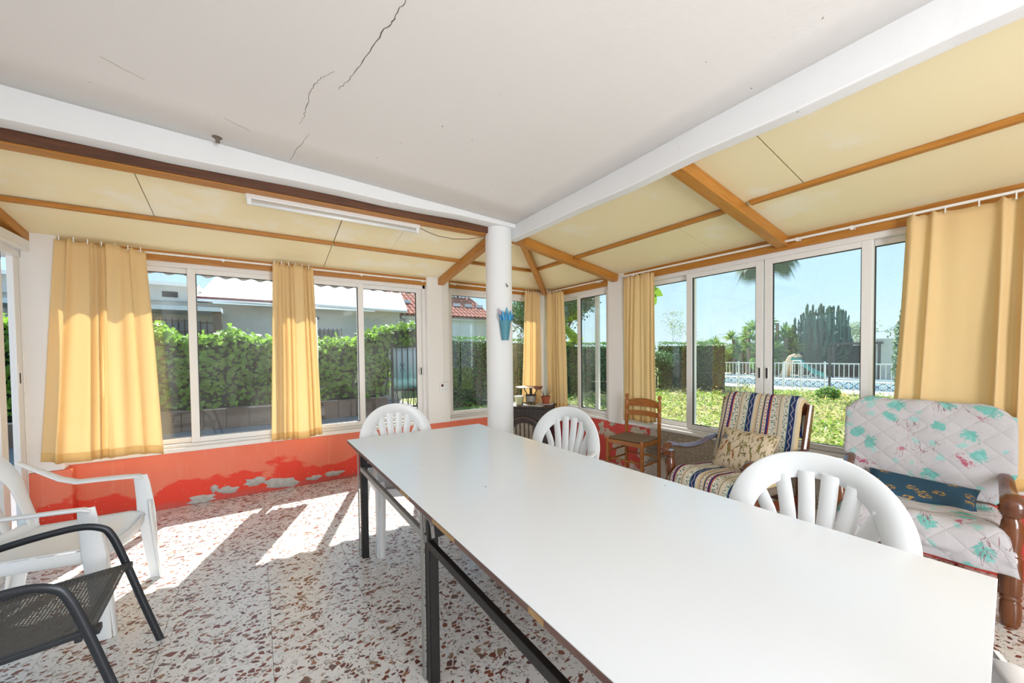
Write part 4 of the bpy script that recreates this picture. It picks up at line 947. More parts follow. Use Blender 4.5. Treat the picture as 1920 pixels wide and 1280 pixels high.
# blue wall planter on the column
t_ = thing('wall_planter', 'small teal plastic planter with blue leaf shapes on the round column', 'planter', (1.968, 3.066, 1.516))
M['teal'] = pbr('teal_plastic', (.075, .26, .33), .4)
m = MB(); prof = [(.036, 0), (.060, .178), (.062, .182), (.056, .182), (.035, .01)]
vs = []; n = 18
for (rr_, z) in prof:
    for j in range(n): q = PI*j/(n-1); vs.append((rr_*math.cos(q), -rr_*math.sin(q)*.9, z))
fs = [(i*n+j, i*n+j+1, (i+1)*n+j+1, (i+1)*n+j) for i in range(4) for j in range(n-1)]+[tuple(range(n))]
vs += [(-.036, 0, 0), (.036, 0, 0), (.060, 0, .178), (-.060, 0, .178)]; b_ = len(vs); fs += [(b_-4, b_-3, b_-2, b_-1)]
m.add(vs, fs).build('pot', M['teal'], t_, smooth=False, solid=.002, auto=40)
cols = [(.03, .20, .42), (.05, .33, .60), (.12, .42, .66), (.04, .25, .5), (.20, .5, .7), (.42, .30, .36)]
for k, (x, y, h_, a, ci) in enumerate(((-.045, -.02, .07, -.5, 0), (-.022, -.03, .10, -.25, 1), (.0, -.035, .085, -.05, 3), (.012, -.015, .13, .05, 2), (.03, -.03, .09, .25, 1), (.048, -.02, .075, .5, 0), (-.03, -.012, .125, -.35, 5), (.035, -.012, .11, .3, 4))):
    o = MB().sweep([(0, 0, -.03), (0, -.003, h_*.35), (0, -.002, h_*.7), (0, .004, h_)], [.018, .034, .026, .003], [.006, .007, .005, .002], (1, 0, 0), .5).build('leaf', pbr('leaf_%d' % ci, cols[ci], .35) if 'leaf_%d' % ci not in bpy.data.materials else bpy.data.materials['leaf_%d' % ci], t_, auto=60)
    o.location = (x, y, .182); o.rotation_euler = (0, a, 0)
# ------------------------------------------------------------------ outside
G0 = -.10
gd = struct('ground')
def m_ground():
    t = NT('garden_soil'); p = t.pos(); c = t.mix(t.noise(p, 1.3, 6, .65), (.16, .17, .06), (.34, .33, .17)); c = t.mix(t.step(t.noise(p, .5, 4), .55, .08), c, (.20, .27, .06))
    return t.bsdf(c, .95, 0, t.bump(t.noise(p, 12, 5), .6, .03), .1)
MB().box(3.93, 90, -30, 9.0, G0-.3, G0).box(3.93, 90, 9.0, 90, G0-.3, G0-.01).build('garden', m_ground(), gd)
def m_asph():
    t = NT('asphalt'); p = t.pos(); c = t.mix(t.noise(p, 60, 3), (.16, .15, .16), (.27, .26, .27)); c = t.mix(t.noise(p, 1.1, 4), c, (.24, .22, .21))
    return t.bsdf(c, .9, 0, t.bump(t.noise(p, 80, 2), .5, .01), .2)
MB().box(-40, 3.93, 4.85, 60, G0-.3, G0).build('asphalt_yard', m_asph(), gd)
MB().box(-40, -1.7, -30, 4.85, G0-.3, G0).build('side_yard', bpy.data.materials['asphalt'], gd)
MB().box(-1.7, 3.93, -30, YB-.2, G0-.3, G0).build('rear_yard', bpy.data.materials['asphalt'], gd)

def m_leaf(name, a, b, tr=.35, sc_=1.6):
    t = NT(name); c = t.mix(t.noise(t.pos(), sc_, 4, .7), a, b); c = t.mix(t.math('MULTIPLY', t.n('NewGeometry').outputs['Random Per Island'], .6), c, tuple(min(1, q*1.5) for q in b))
    return t.bsdf(c, .5, 0, None, .35, (tr, tuple(min(1, q*1.8) for q in b)))
M['ivy'] = m_leaf('ivy_leaf', (.035, .10, .014), (.17, .30, .035), .4, 9)
M['box'] = m_leaf('clipped_leaf', (.03, .10, .018), (.07, .19, .03), .3)
M['weed'] = m_leaf('weed_leaf', (.05, .13, .015), (.21, .31, .04), .35, 3)
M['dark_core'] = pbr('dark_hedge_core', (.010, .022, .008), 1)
M['bark'] = pbr('bark', (.13, .09, .06), .9, 0, .3, 10, .5, 30)
def hedge(label, pts, depth, z0, tops, mat, size, dens, shape, top_var=.08, seed=1, group=None, lump=.12):
    """pts: ground line of the front face; tops: height at each point"""
    org = Vector((pts[0][0], pts[0][1], G0)); t_ = thing('hedge', label, 'hedge', org, 0, group)
    core = MB(); P = []; N = []
    rg = np.random.default_rng(seed)
    for k in range(len(pts)-1):
        a = Vector((*pts[k], 0)); b = Vector((*pts[k+1], 0)); d = (b-a).normalized(); n_ = Vector((d.y, -d.x, 0)); L = (b-a).length
        if n_.dot(Vector((0, 0, 0))-a) < 0: n_ = -n_
        za, zb_ = tops[k], tops[k+1]
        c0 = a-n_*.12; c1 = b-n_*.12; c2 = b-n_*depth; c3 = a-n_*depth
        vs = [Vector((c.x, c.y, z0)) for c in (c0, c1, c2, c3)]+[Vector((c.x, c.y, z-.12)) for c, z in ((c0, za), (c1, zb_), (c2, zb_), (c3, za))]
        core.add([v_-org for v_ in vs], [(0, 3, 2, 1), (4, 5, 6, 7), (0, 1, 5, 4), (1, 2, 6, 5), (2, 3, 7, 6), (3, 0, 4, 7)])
        nf = int(L*(max(za, zb_)-z0)*dens); nt = int(L*depth*dens*.8); ne = int(depth*(za-z0)*dens*.5)
        s_ = rg.uniform(0, 1, nf); q = rg.uniform(0, 1, nf)**.9
        ztop = za+(zb_-za)*s_
        lum = lump*np.sin(s_*L*2.6+q*4+seed)*np.cos(q*5+s_*L*1.1)
        off = rg.normal(0, .05, nf)+lum-.05
        pos = np.array(a)[None]+np.array(d)[None]*(s_*L)[:, None]+np.array(n_)[None]*off[:, None]; pos[:, 2] = z0+(ztop-z0)*q
        P.append(pos); N.append(np.tile(np.array(n_)+np.array([0, 0, .35]), (nf, 1)))
        s_ = rg.uniform(0, 1, nt); q = rg.uniform(0, 1, nt)
        pos = np.array(a)[None]+np.array(d)[None]*(s_*L)[:, None]-np.array(n_)[None]*(q*depth)[:, None]; pos[:, 2] = za+(zb_-za)*s_+rg.normal(0, top_var*.5, nt)+top_var*np.sin(s_*L*3.1+seed)*np.cos(s_*L*7.7)
        P.append(pos); N.append(np.tile([0, 0, 1.], (nt, 1)))
        for e, zz in ((a, za), (b, zb_)):
            q = rg.uniform(0, 1, ne); w_ = rg.uniform(0, 1, ne)
            pos = np.array(e)[None]-np.array(n_)[None]*(w_*depth)[:, None]+np.array(d)[None]*rg.normal(0, .05, ne)[:, None]; pos[:, 2] = z0+(zz-z0)*q; P.append(pos); N.append(np.tile(np.array(d)*(1 if e is b else -1), (ne, 1)))
    P = np.concatenate(P)-np.array(org)[None]; N = np.concatenate(N)
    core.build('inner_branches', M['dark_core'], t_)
    leaf_mesh(P, N, size, 'foliage', mat, t_, 'stuff', shape, .75)
    return t_
# left: ivy over a low retaining wall, then the gate
rw = thing('retaining_wall', 'low brown stone retaining wall under the ivy across the asphalt', 'wall', (0, 10, G0))
def m_stone(name, a, b):
    t = NT(name); p = t.obj(); c = t.mix(t.noise(p, 5, 5, .6), a, b); return t.bsdf(c, .95, 0, t.bump(t.noise(p, 25, 5), .5, .02), .15)
M['stone'] = m_stone('brown_stone', (.13, .09, .065), (.25, .19, .14))
MB().box(-7, 2.80, .04, .5, 0, .42).build('backing', M['grout'], rw)
x = -4.2; rr = random.Random(3)
while x < 2.7:
    w_ = rr.uniform(.28, .42)
    if x+w_ > 2.8: w_ = 2.8-x
    MB().box(x+.003, x+w_-.003, rr.uniform(-.025, .0), .1, 0.0, .40+rr.uniform(-.02, .02)).build('stone', M['stone'], rw, bevel=.012); x += w_
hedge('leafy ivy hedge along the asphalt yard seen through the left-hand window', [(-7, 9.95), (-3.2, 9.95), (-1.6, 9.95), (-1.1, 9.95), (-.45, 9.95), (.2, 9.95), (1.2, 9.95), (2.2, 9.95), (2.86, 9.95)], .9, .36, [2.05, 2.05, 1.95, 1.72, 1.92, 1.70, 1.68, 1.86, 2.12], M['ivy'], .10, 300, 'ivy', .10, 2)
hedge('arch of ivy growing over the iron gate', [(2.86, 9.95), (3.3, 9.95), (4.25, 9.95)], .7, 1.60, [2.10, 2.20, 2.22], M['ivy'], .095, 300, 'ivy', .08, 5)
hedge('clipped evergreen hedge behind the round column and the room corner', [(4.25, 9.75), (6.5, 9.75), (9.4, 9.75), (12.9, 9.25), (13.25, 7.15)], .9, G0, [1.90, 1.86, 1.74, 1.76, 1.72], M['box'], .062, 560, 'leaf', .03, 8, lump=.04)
# gate
gt = thing('iron_gate', 'black iron gate with scrolls and a white screen, under the ivy arch', 'gate', (3.6, 9.9, G0))
hw = .72
MB().box(-hw, hw, -.02, .02, .12, .16).box(-hw, hw, -.02, .02, .56, .60).box(-hw, hw, -.02, .02, 1.68, 1.72).box(-hw, -hw+.05, -.03, .03, 0, 1.8).box(hw-.05, hw, -.03, .03, 0, 1.8).build('gate_frame', M['black_iron'], gt)
def m_sheet():
    t = NT('gate_screen'); x, y, z = t.sep(t.obj()); c = t.mix(t.step(z, .72, .12), (.08, .30, .22), t.mix(t.step(z, 1.15, .4), (.22, .50, .46), (.58, .68, .72)))
    return t.bsdf(c, .7, 0, t.bump(t.noise(t.map(t.obj(), (12, 1, 1)), 2, 3), .4, .03), .2, (.3, (.6, .75, .8)))
MB().grid(lambda a, b: Vector((-hw+.06+a*(2*hw-.12), .05+.012*math.sin(a*40)+.01*math.sin(a*17+b*6), .60+b*1.06)), 60, 8).build('screen', m_sheet(), gt, smooth=True, solid=.003)
for k in range(9):
    x = -hw+.14+k*.145; b_ = MB().box(x-.009, x+.009, -.009, .009, .16, 1.70).build('bar', M['black_iron'], gt)
    if k % 3 == 1:
        for s_ in (-1, 1):
            for q in (-1, 1):
                MB().tube([(x+s_*(.012+.045*(1-math.cos(t__))*.5+.012*math.sin(t__*1.5)), -.012, 1.16+q*(.02+.055*t__/2.2)+.02*math.sin(t__*2)) for t__ in [i*.35 for i in range(12)]], .006, 6).build('scroll', M['black_iron'], b_)
for k in range(6):
    x = -hw+.12+k*.22; MB().bar((x-.09, 0, .16), (x+.0, 0, .56), .012, .012, up=(0, 1, 0)).bar((x+.09, 0, .16), (x, 0, .56), .012, .012, up=(0, 1, 0)).build('lower_bar', M['black_iron'], gt)

# long house opposite
hs = thing('house', 'long low grey rendered house with barred windows beyond the ivy', 'house', (0, 13, G0))
M['render'] = m_stone('grey_render', (.52, .50, .45), (.66, .63, .57)); M['white_wall'] = m_stone('white_render', (.72, .73, .74), (.82, .82, .82))
M['creamroof'] = m_stone('cream_roofing', (.80, .78, .72), (.88, .87, .83)); M['redfascia'] = pbr('dark_red_fascia', (.20, .03, .03), .6)
MB().box(-12, 4.1, 0, 5, 0, 2.93).build('wall', M['render'], hs)
o = MB(); o.add([(-1.25, -.35, 2.97), (4.25, -.35, 2.97), (6.6, 8, 5.1), (-1.25, 8, 5.1), (-1.25, -.35, 3.02), (4.25, -.35, 3.02), (6.6, 8, 5.15), (-1.25, 8, 5.15)], [(0, 3, 2, 1), (4, 5, 6, 7), (0, 1, 5, 4), (1, 2, 6, 5), (2, 3, 7, 6), (3, 0, 4, 7)]); o.build('roof', M['creamroof'], hs)
MB().box(-1.25, .55, -.40, -.34, 2.94, 3.05).build('fascia', M['redfascia'], hs)
MB().tube([(.5, -.42, 3.0), (4.2, -.42, 2.93)], .05, 10).tube([(-1.25, -.46, 2.95), (.6, -.46, 2.93)], .035, 10).build('gutter', M['white_wall'], hs, smooth=True)
MB().box(-12, -1.25, -.1, 5, 2.93, 3.30).build('taller_wall', M['render'], hs); MB().box(-12.2, -1.2, -.25, 5.2, 3.30, 3.38).build('parapet', M['creamroof'], hs)
MB().box(-1.92, -1.62, -.12, -.05, 3.02, 3.16).build('vent_box', M['seal'], hs)
MB().box(-4.5, -.68, -1.2, -.0, 2.60, 2.70).build('canopy_slab', M['white_wall'], hs); MB().box(-.86, -.68, -1.12, -.94, 0, 2.60).build('canopy_post', M['stone'], hs)
M['winglass'] = pbr('dark_window', (.10, .14, .16), .15, 0, .1, spec=.8)
def bwin(xc, z0, z1, w_):
    fr = MB().box(xc-w_/2-.05, xc+w_/2+.05, -.03, .02, z0-.05, z1+.05).build('window', M['alu'] if w_ > .6 else M['render'], hs)
    MB().box(xc-w_/2, xc+w_/2, -.04, -.02, z0, z1).build('pane', M['winglass'], fr)
    k = MB(); nb = max(3, int(w_/.11))
    for i in range(nb+1): xx = xc-w_/2-.03+(w_+.06)*i/nb; k.box(xx-.009, xx+.009, -.11, -.09, z0-.06, z1+.06)
    for zz in (z0-.02, (z0+z1)/2, z1+.02): k.box(xc-w_/2-.05, xc+w_/2+.05, -.115, -.09, zz-.008, zz+.008)
    k.build('window_bars', M['black_iron'], fr)
bwin(1.87, 1.78, 2.28, .66); bwin(-1.75, 1.9, 2.42, .9); bwin(-1.12, 1.95, 2.38, .34); bwin(-3.9, 1.7, 2.4, .9)
MB().box(1.5, 1.62, -.05, 0, 2.6, 2.68).build('wall_lamp', M['seal'], hs)
# second house: white with red tiles
h2 = thing('house', 'white house with a red tiled roof seen above the clipped hedge', 'house', (7.2, 16, G0))
MB().box(-1.9, 2.2, 0, 4.5, 0, 3.10).build('wall', M['white_wall'], h2); MB().box(-2.1, 2.35, -.15, 0, 3.05, 3.17).build('cornice', M['white_wall'], h2)
M['tile'] = m_stone('red_roof_tile', (.30, .10, .075), (.46, .20, .15))
tl = None
for r_i in range(7):
    for c_i in range(22):
        x = -2.1+c_i*.21; y = -.22+r_i*.36; z = 3.17+r_i*.36*.50
        if tl is None:
            m = MB(); n = 5; vs = []
            for (yy, rr_) in ((0, .105), (.42, .085)):
                for j in range(n): q = PI*j/(n-1); vs.append((rr_*math.cos(q), yy, rr_*.8*math.sin(q)+yy*.5))
            m.add(vs, [(j, j+1, n+j+1, n+j) for j in range(n-1)]); tl = m.build('roof_tile', M['tile'], h2, solid=.02); o = tl
        else: o = tl.copy(); C.objects.link(o)
        o.location = (x, y, z)
MB().add([(-2.2, -.2, 3.13), (2.5, -.2, 3.13), (2.5, 2.4, 4.43), (-2.2, 2.4, 4.43), (-2.2, 4.8, 3.2), (2.5, 4.8, 3.2)], [(0, 1, 2, 3), (3, 2, 5, 4), (0, 3, 4), (1, 5, 2)]).build('roof_bed', M['tile'], h2)
MB().box(-.25, .05, .9, 1.2, 3.6, 4.5).build('chimney', M['redfascia'], h2)
for k in range(7):
    MB().box(-1.7+k*.62, -1.35+k*.62, .95, 1.05, 3.83, 3.97).build('ridge_cap', M['white_wall'], h2)

# trees
def limb(m, p, d, L, r0, depth, rr, tips, spread=.5, shrink=.72, up=.15, nseg=3, kids=(2, 3)):
    pts = [Vector(p)]; dd = Vector(d).normalized(); rs = [r0]
    for k in range(nseg):
        dd = (dd+Vector((rr.uniform(-1, 1), rr.uniform(-1, 1), rr.uniform(-.5, 1)))*.13+Vector((0, 0, up*.3))).normalized(); pts.append(pts[-1]+dd*L/nseg); rs.append(r0*(1-(k+1)/nseg*.4))
    m.tube(pts, rs, 5 if r0 > .012 else 3, cap=False)
    if depth == 0: tips.append(pts[-1]); tips.append(pts[-2]); return
    for i in range(rr.randint(*kids)):
        a = rr.uniform(0, 6.28); o1 = dd.orthogonal().normalized(); o2 = dd.cross(o1)
        nd = (dd+(o1*math.cos(a)+o2*math.sin(a))*rr.uniform(.5, 1.3)*spread+Vector((0, 0, up))).normalized()
        limb(m, pts[-1 if i else -1], nd, L*rr.uniform(.8, 1.1)*shrink, rs[-1]*.75, depth-1, rr, tips, spread, shrink, up, nseg, kids)
    tips.append(pts[-1])
def blob_leaves(t_, name, mat, centers, rad, per, size, shape='leaf', seed=1, squash=.8):
    rg = np.random.default_rng(seed); c = np.repeat(np.array([tuple(q) for q in centers]), per, 0); n = len(c)
    v_ = rg.normal(0, 1, (n, 3)); v_ /= np.linalg.norm(v_, axis=1)[:, None]; r__ = rad*rg.uniform(.25, 1, n)**.5; P = c+v_*r__[:, None]*np.array([1, 1, squash])
    leaf_mesh(P, v_+np.array([0, 0, .4]), size, name, mat, t_, 'stuff', shape, .7)
def tree(label, loc, L, r0, depth, seed, mat, size, per, rad, cat='tree', name='tree', spread=.5, up=.15, trunk=None, kids=(2, 3), bark='bark', shape='leaf', shrink=.72):
    t_ = thing(name, label, cat, loc); rr = random.Random(seed); m = MB(); tips = []
    limb(m, (0, 0, 0), (0, 0, 1), L, r0, depth, rr, tips, spread, shrink, up, 3, kids); m.build('branches', M[bark], t_)
    if per: blob_leaves(t_, 'foliage', mat, tips, rad, per, size, shape, seed)
    return t_
M['olive_leaf'] = m_leaf('grey_green_leaf', (.14, .19, .11), (.26, .32, .19), .3); M['dark_leaf'] = m_leaf('dark_leaf', (.025, .07, .03), (.06, .15, .05), .3)
M['yellow_leaf'] = m_leaf('yellow_green_leaf', (.22, .34, .03), (.42, .52, .08), .5); M['twig'] = pbr('pale_twig', (.24, .20, .17), .9)
tree('almost bare tree with fine pale twigs behind the hedge', (15.0, 10.3, G0), 1.0, .055, 7, 12, M['olive_leaf'], .06, 1, .12, up=.04, spread=.95, bark='twig', shrink=.78, kids=(2, 3))
tree('dense grey-green bush beside the bare tree', (15.6, 9.0, G0), .75, .05, 4, 5, M['olive_leaf'], .075, 26, .33, spread=.8, name='bush', cat='bush')
tree('grey-green round bush at the left of the garden view', (15.5, 12.2, G0), .75, .05, 4, 25, M['olive_leaf'], .08, 22, .34, spread=.7, name='bush', cat='bush')
tree('dark tree beyond the corner behind the round column', (9.9, 15.0, G0), 1.3, .10, 5, 8, M['dark_leaf'], .12, 16, .42, spread=.7)
tree('tall tree above the red tiled roof', (9.6, 21.5, G0), 2.3, .16, 5, 31, M['dark_leaf'], .15, 20, .6, spread=.75)
tree('light green tree above the tiled roof, left of the column', (7.4, 22.5, G0), 2.35, .16, 5, 33, M['ivy'], .15, 18, .6, spread=.7)
# big tree with climbing vine at the right of the room corner
t_ = tree('dark tree wrapped in a sunlit climbing vine, beyond the corner window', (9.2, 10.9, G0), 1.35, .16, 5, 44, M['dark_leaf'], .10, 30, .38, spread=.6)
rg = np.random.default_rng(3); q = rg.uniform(0, 1, 900)
P = np.stack([.32*np.sin(q*14)-.25+rg.normal(0, .10, 900), -.95+.2*np.cos(q*14)+rg.normal(0, .10, 900), 1.7+q*2.0], 1)
leaf_mesh(P, np.tile([-.5, -.6, .6], (900, 1)), .13, 'vine', M['yellow_leaf'], t_, 'stuff', 'ivy', .6)
tree('dark shrub and bare trunk under the hedge near the garden window', (12.4, 8.9, G0), .55, .05, 4, 61, M['dark_leaf'], .09, 14, .3, spread=.8, name='shrub', cat='shrub')
# yuccas
M['yucca'] = m_leaf('yucca_blade', (.07, .15, .035), (.16, .26, .06), .3); M['dry'] = pbr('dry_fibre', (.26, .16, .10), .95)
def rosette(t_, c_, L_, n, rr, name='crown', mat='yucca', droop=.25, w_=.055):
    m = MB()
    for k in range(n):
        a = rr.uniform(0, 6.28); el_ = rr.uniform(-.35, 1.4); d = Vector((math.cos(a)*math.cos(el_), math.sin(a)*math.cos(el_), math.sin(el_))); l = L_*rr.uniform(.75, 1.1)
        p = Vector(c_); sd = d.cross(Vector((0, 0, 1)))
        if sd.length < .1: sd = Vector((1, 0, 0))
        sd.normalize(); e = p+d*l+Vector((0, 0, -droop*l*math.cos(el_))); mid_ = p+d*l*.5
        m.add([p-sd*w_*.3, p+sd*w_*.3, mid_+sd*w_*.5, e, mid_-sd*w_*.5], [(0, 1, 2, 3, 4)])
    return m.build(name, M[mat], t_)
rr = random.Random(9)
yp = [(21, 8.35, 3.05), (21.5, 8.9, 2.7), (21, 7.95, 2.3), (20.5, 9.4, 2.75), (21.5, 9.9, 2.9), (21, 10.4, 2.35), (20.5, 10.9, 1.9), (21, 9.0, 1.9), (20.6, 8.4, 1.7), (20.8, 9.9, 1.6), (21, 11.2, 2.1), (21.5, 7.6, 1.9)]
for k, (x, y, z) in enumerate(yp):
    t_ = thing('yucca', 'spiky yucca in the cluster left of the big cactus', 'plant', (x, y, G0), 0, 'yuccas left of the big cactus')
    MB().tube([(0, 0, 0), (rr.uniform(-.1, .1), rr.uniform(-.1, .1), z*.5), (0, 0, z-G0-.3)], [.10, .08, .07], 6).build('trunk', M['dry'], t_)
    for j in range(3): rosette(t_, (rr.uniform(-.3, .3), rr.uniform(-.35, .35), z-G0-.25-j*.45), .55, 46, rr, 'crown')
# candelabra cactus
M['cactus'] = pbr('cactus_green', (.055, .125, .085), .6, 0, .35, 3, .3, 20)
t_ = thing('cactus', 'huge dark candelabra cactus standing behind the pool', 'cactus', (22, 7.15, G0)); rr = random.Random(4)
MB().tube([(0, 0, 0), (.05, 0, .5), (0, 0, 1.0)], [.28, .24, .24], 8).build('trunk', M['bark'], t_)
m = MB()
for k in range(135):
    a = rr.uniform(0, 2*PI); rad = math.sqrt(rr.uniform(0, 1)); yy = rad*math.cos(a); xx = rad*math.sin(a)
    # fan outline: wide and high, leaning to -y
    topz = 3.55*math.sqrt(max(.05, 1-.45*yy*yy))+(-yy*.12)+rr.uniform(-.75, .2)
    s0 = Vector((xx*.25, yy*.35, rr.uniform(.5, 1.2))); e = Vector((xx*1.0, yy*1.35-.08, topz*rr.choice((1, 1, 1, .85, .7, .55)))); kx = Vector((e.x*.85, e.y*.92, s0.z+(e.z-s0.z)*.45))
    r0 = rr.uniform(.042, .058); m.tube([s0, kx, Vector((e.x, e.y, kx.z+.3)), e-Vector((0, 0, .08)), e], [r0*.8, r0, r0, r0*1.05, r0*.3], 5, cap=True)
    if rr.random() < .5: j = e-Vector((0, 0, rr.uniform(.2, .5))); s_ = rr.choice((-1, 1)); m.tube([j, j+Vector((0, s_*.10, .06)), j+Vector((0, s_*.12, .24))], [.04, .045, .02], 5)
m.build('arms', M['cactus'], t_)
# palm whose crown hangs into the top of the garden window
t_ = thing('palm_tree', 'palm tree behind the window mullion with fronds hanging into view', 'palm', (13, 5.50, G0-.35)); rr = random.Random(15)
MB().tube([(0, 0, 0), (.0, .02, 2.2), (0, 0, 4.7)], [.15, .12, .13], 10).build('trunk', M['bark'], t_)
M['palm'] = m_leaf('palm_leaf', (.035, .07, .045), (.10, .15, .09), .25)
for k in range(26):
    a = 2*PI*k/26+rr.uniform(-.1, .1); el_ = (.9, .35, -.1)[k % 3]; L_ = rr.uniform(.75, 1.0); m = MB(); pts = []
    p = Vector((0, 0, 4.72)); d = Vector((math.cos(a)*math.cos(el_), math.sin(a)*math.cos(el_), math.sin(el_)))
    for j in range(8): pts.append(p.copy()); p = p+d*L_/7; d = (d+Vector((0, 0, -.26))).normalized()
    m.tube(pts, [.012*(1-j/10) for j in range(8)], 4)
    hub = pts[-3]; ax = (pts[-1]-pts[-3]).normalized(); sd = ax.cross(Vector((0, 0, 1))).normalized(); nn_ = sd.cross(ax)
    for j in range(22):
        q = (j/21-.5)*2.3; dd = (ax*math.cos(q)+sd*math.sin(q)).normalized(); l = .52*(1-.25*abs(q)); e = hub+dd*l+Vector((0, 0, -.22*l)); s2 = dd.cross(nn_).normalized()*.016; mid_ = hub+dd*l*.55
        m.add([hub, mid_+s2, e, mid_-s2], [(0, 1, 2, 3)])
    m.build('frond', M['palm'], t_)
# cypress, pines, shed
def m_cyp():
    return m_leaf('cypress_leaf', (.02, .06, .02), (.07, .15, .04), .25)
t_ = thing('cypress', 'dark narrow cypress beside the big curtain', 'tree', (14, 2.52, G0)); MB().tube([(0, 0, 0), (0, 0, 2.0)], [.08, .03], 6).build('trunk', M['bark'], t_)
rg = np.random.default_rng(6); n = 5200; q = rg.uniform(0, 1, n); a = rg.uniform(0, 6.28, n); r__ = .36*np.sin(np.pi*np.clip(q*.86+.10, 0, 1))**.6*(1-.25*q)*rg.uniform(.55, 1.05, n)+.02
leaf_mesh(np.stack([r__*np.cos(a), r__*np.sin(a), .2+q*2.65], 1), np.stack([np.cos(a), np.sin(a), np.full(n, .6)], 1), .09, 'foliage', m_cyp(), t_, 'stuff', 'leaf', .4)
tree('sparse conifer behind the grey shed', (23.5, 5.25, G0), .95, .07, 4, 71, M['dark_leaf'], .09, 5, .2, spread=.9, up=.02)
tree('pale olive tree behind the pergola', (26, 7.0, G0), 1.0, .08, 4, 73, M['olive_leaf'], .1, 24, .45, spread=.8)
sh = thing('pergola', 'dark flat-roofed pergola to the right of the cactus', 'pergola', (21.5, 5.3, G0)); M['darkwood'] = pbr('dark_pergola_wood', (.06, .05, .045), .8)
MB().box(-1.0, 1.2, -.75, .85, 1.74, 1.82).build('roof', M['darkwood'], sh)
for (x, y) in ((-.9, -.7), (-.9, .75), (1.1, -.7), (1.1, .75)): MB().box(x-.04, x+.04, y-.04, y+.04, 0, 1.74).build('post', M['darkwood'], sh)
MB().box(1.05, 1.15, -.7, .8, 0, 1.7).build('rear_screen', M['dark_core'], sh)
sh = thing('shed', 'small pale grey building with a chimney at the right of the garden', 'shed', (21.5, 4.15, G0)); MB().box(-.6, 1.5, -1.0, .62, 0, 1.95).build('wall', M['render'], sh)
MB().box(-.1, .2, -.0, .28, 1.95, 2.22).build('chimney', M['white_wall'], sh); MB().box(-.16, .26, -.06, .34, 2.22, 2.27).build('chimney_cap', M['white_wall'], sh)
# pool, its tiled wall, deck and railing
M['deck'] = m_stone('pale_paving', (.60, .57, .52), (.74, .71, .66))
pw = thing('swimming_pool', 'raised pool edge of blue and white patterned tiles behind the railing', 'pool', (18.6, 7.3, G0))
MB().box(-1.6, 0, -4.2, 4.2, -.02, .03).build('deck', M['deck'], pw); MB().box(.02, .5, -3.6, 4.2, 0, .30).build('pool_wall', M['deck'], pw)
def m_azu():
    t = NT('patterned_tile'); u_, v_, _ = t.sep(t.uv()); a = t.math('ABSOLUTE', t.math('SUBTRACT', t.math('ABSOLUTE', t.math('SUBTRACT', u_, .5)), t.math('ABSOLUTE', t.math('SUBTRACT', v_, .5))))
    c = t.mix(t.math('SUBTRACT', 1.0, t.step(a, .09, .02)), (.62, .74, .80), (.05, .12, .20)); c = t.mix(t.math('SUBTRACT', 1.0, t.step(t.math('ABSOLUTE', t.math('SUBTRACT', t.math('ADD', t.math('ABSOLUTE', t.math('SUBTRACT', u_, .5)), t.math('ABSOLUTE', t.math('SUBTRACT', v_, .5))), .42)), .05, .02)), c, (.20, .50, .62))
    return t.bsdf(c, .3)
az = m_azu(); tb_ = None
for k in range(24):
    y = -3.42+k*.32
    if tb_ is None:
        m = MB(); m.add([(0, -.152, .0), (0, .152, .0), (0, .152, .27), (0, -.152, .27), (.02, -.152, .0), (.02, .152, 0), (.02, .152, .27), (.02, -.152, .27)], [(0, 1, 2, 3), (7, 6, 5, 4), (0, 4, 5, 1), (1, 5, 6, 2), (2, 6, 7, 3), (3, 7, 4, 0)], [(0, 0), (1, 0), (1, 1), (0, 1)]*2)
        tb_ = m.build('pool_tile', az, pw); o = tb_
    else: o = tb_.copy(); C.objects.link(o)
    o.location = (0, y, .015)
MB().box(-.04, .22, -3.65, 4.25, .30, .34).build('coping', M['white_wall'], pw)
wt = NT('pool_water'); bpy_w = wt.bsdf((.10, .42, .52), .05, 0, wt.bump(wt.noise(wt.pos(), 3, 3), .2, .03), .5)
MB().box(.22, 1.3, -3.6, 4.2, .0, .27).build('water', bpy_w, pw); MB().box(1.3, 3.2, -4.2, 4.2, 0, .33).build('far_deck', M['deck'], pw)
M['railpaint'] = pbr('white_rail_paint', (.80, .80, .80), .5)
rl = thing('railing', 'long white metal railing in front of the pool', 'railing', (17.2, 6.4, G0)); ya, yb = -3.4, 3.6
MB().box(-.02, .02, ya, yb, 1.0, 1.04).build('top_rail', M['railpaint'], rl); MB().box(-.015, .015, ya, yb, .10, .13).build('bottom_rail', M['railpaint'], rl)
pk = MB().box(-.009, .009, -.009, .009, .10, 1.02).build('picket', M['railpaint'], rl); k = 0; y = ya
while y < yb:
    o = pk if k == 0 else pk.copy()
    if k: C.objects.link(o)
    o.location = (0, y, 0); y += .135; k += 1
for y in (-3.4, -1.1, .2, 1.9, 3.6): MB().box(-.025, .025, y-.025, y+.025, 0, 1.09).build('post', M['railpaint'], rl)
tag(MB().box(15.5, 16.4, 2.5, 11, G0-.05, .02).build('kerb_wall', M['render']), 'low grey concrete kerb at the foot of the white railing', 'kerb')
tag(MB().tube([(15.6, 4.68, G0), (15.6, 4.68, 1.5)], .035, 8).build('iron_post', M['darkwood']), 'thin dark rusty post standing in front of the railing', 'post')
t_ = thing('pool_ladder', 'white tubular pool gate frame standing higher than the railing', 'ladder', (17.05, 6.12, G0))
for s_ in (-.14, .14): MB().tube([(0, s_, 0), (0, s_, 1.12)], .022, 8).build('post', M['railpaint'], t_)
MB().tube([(0, -.14, 1.12), (0, .14, 1.12)], .022, 8).build('bar', M['railpaint'], t_)
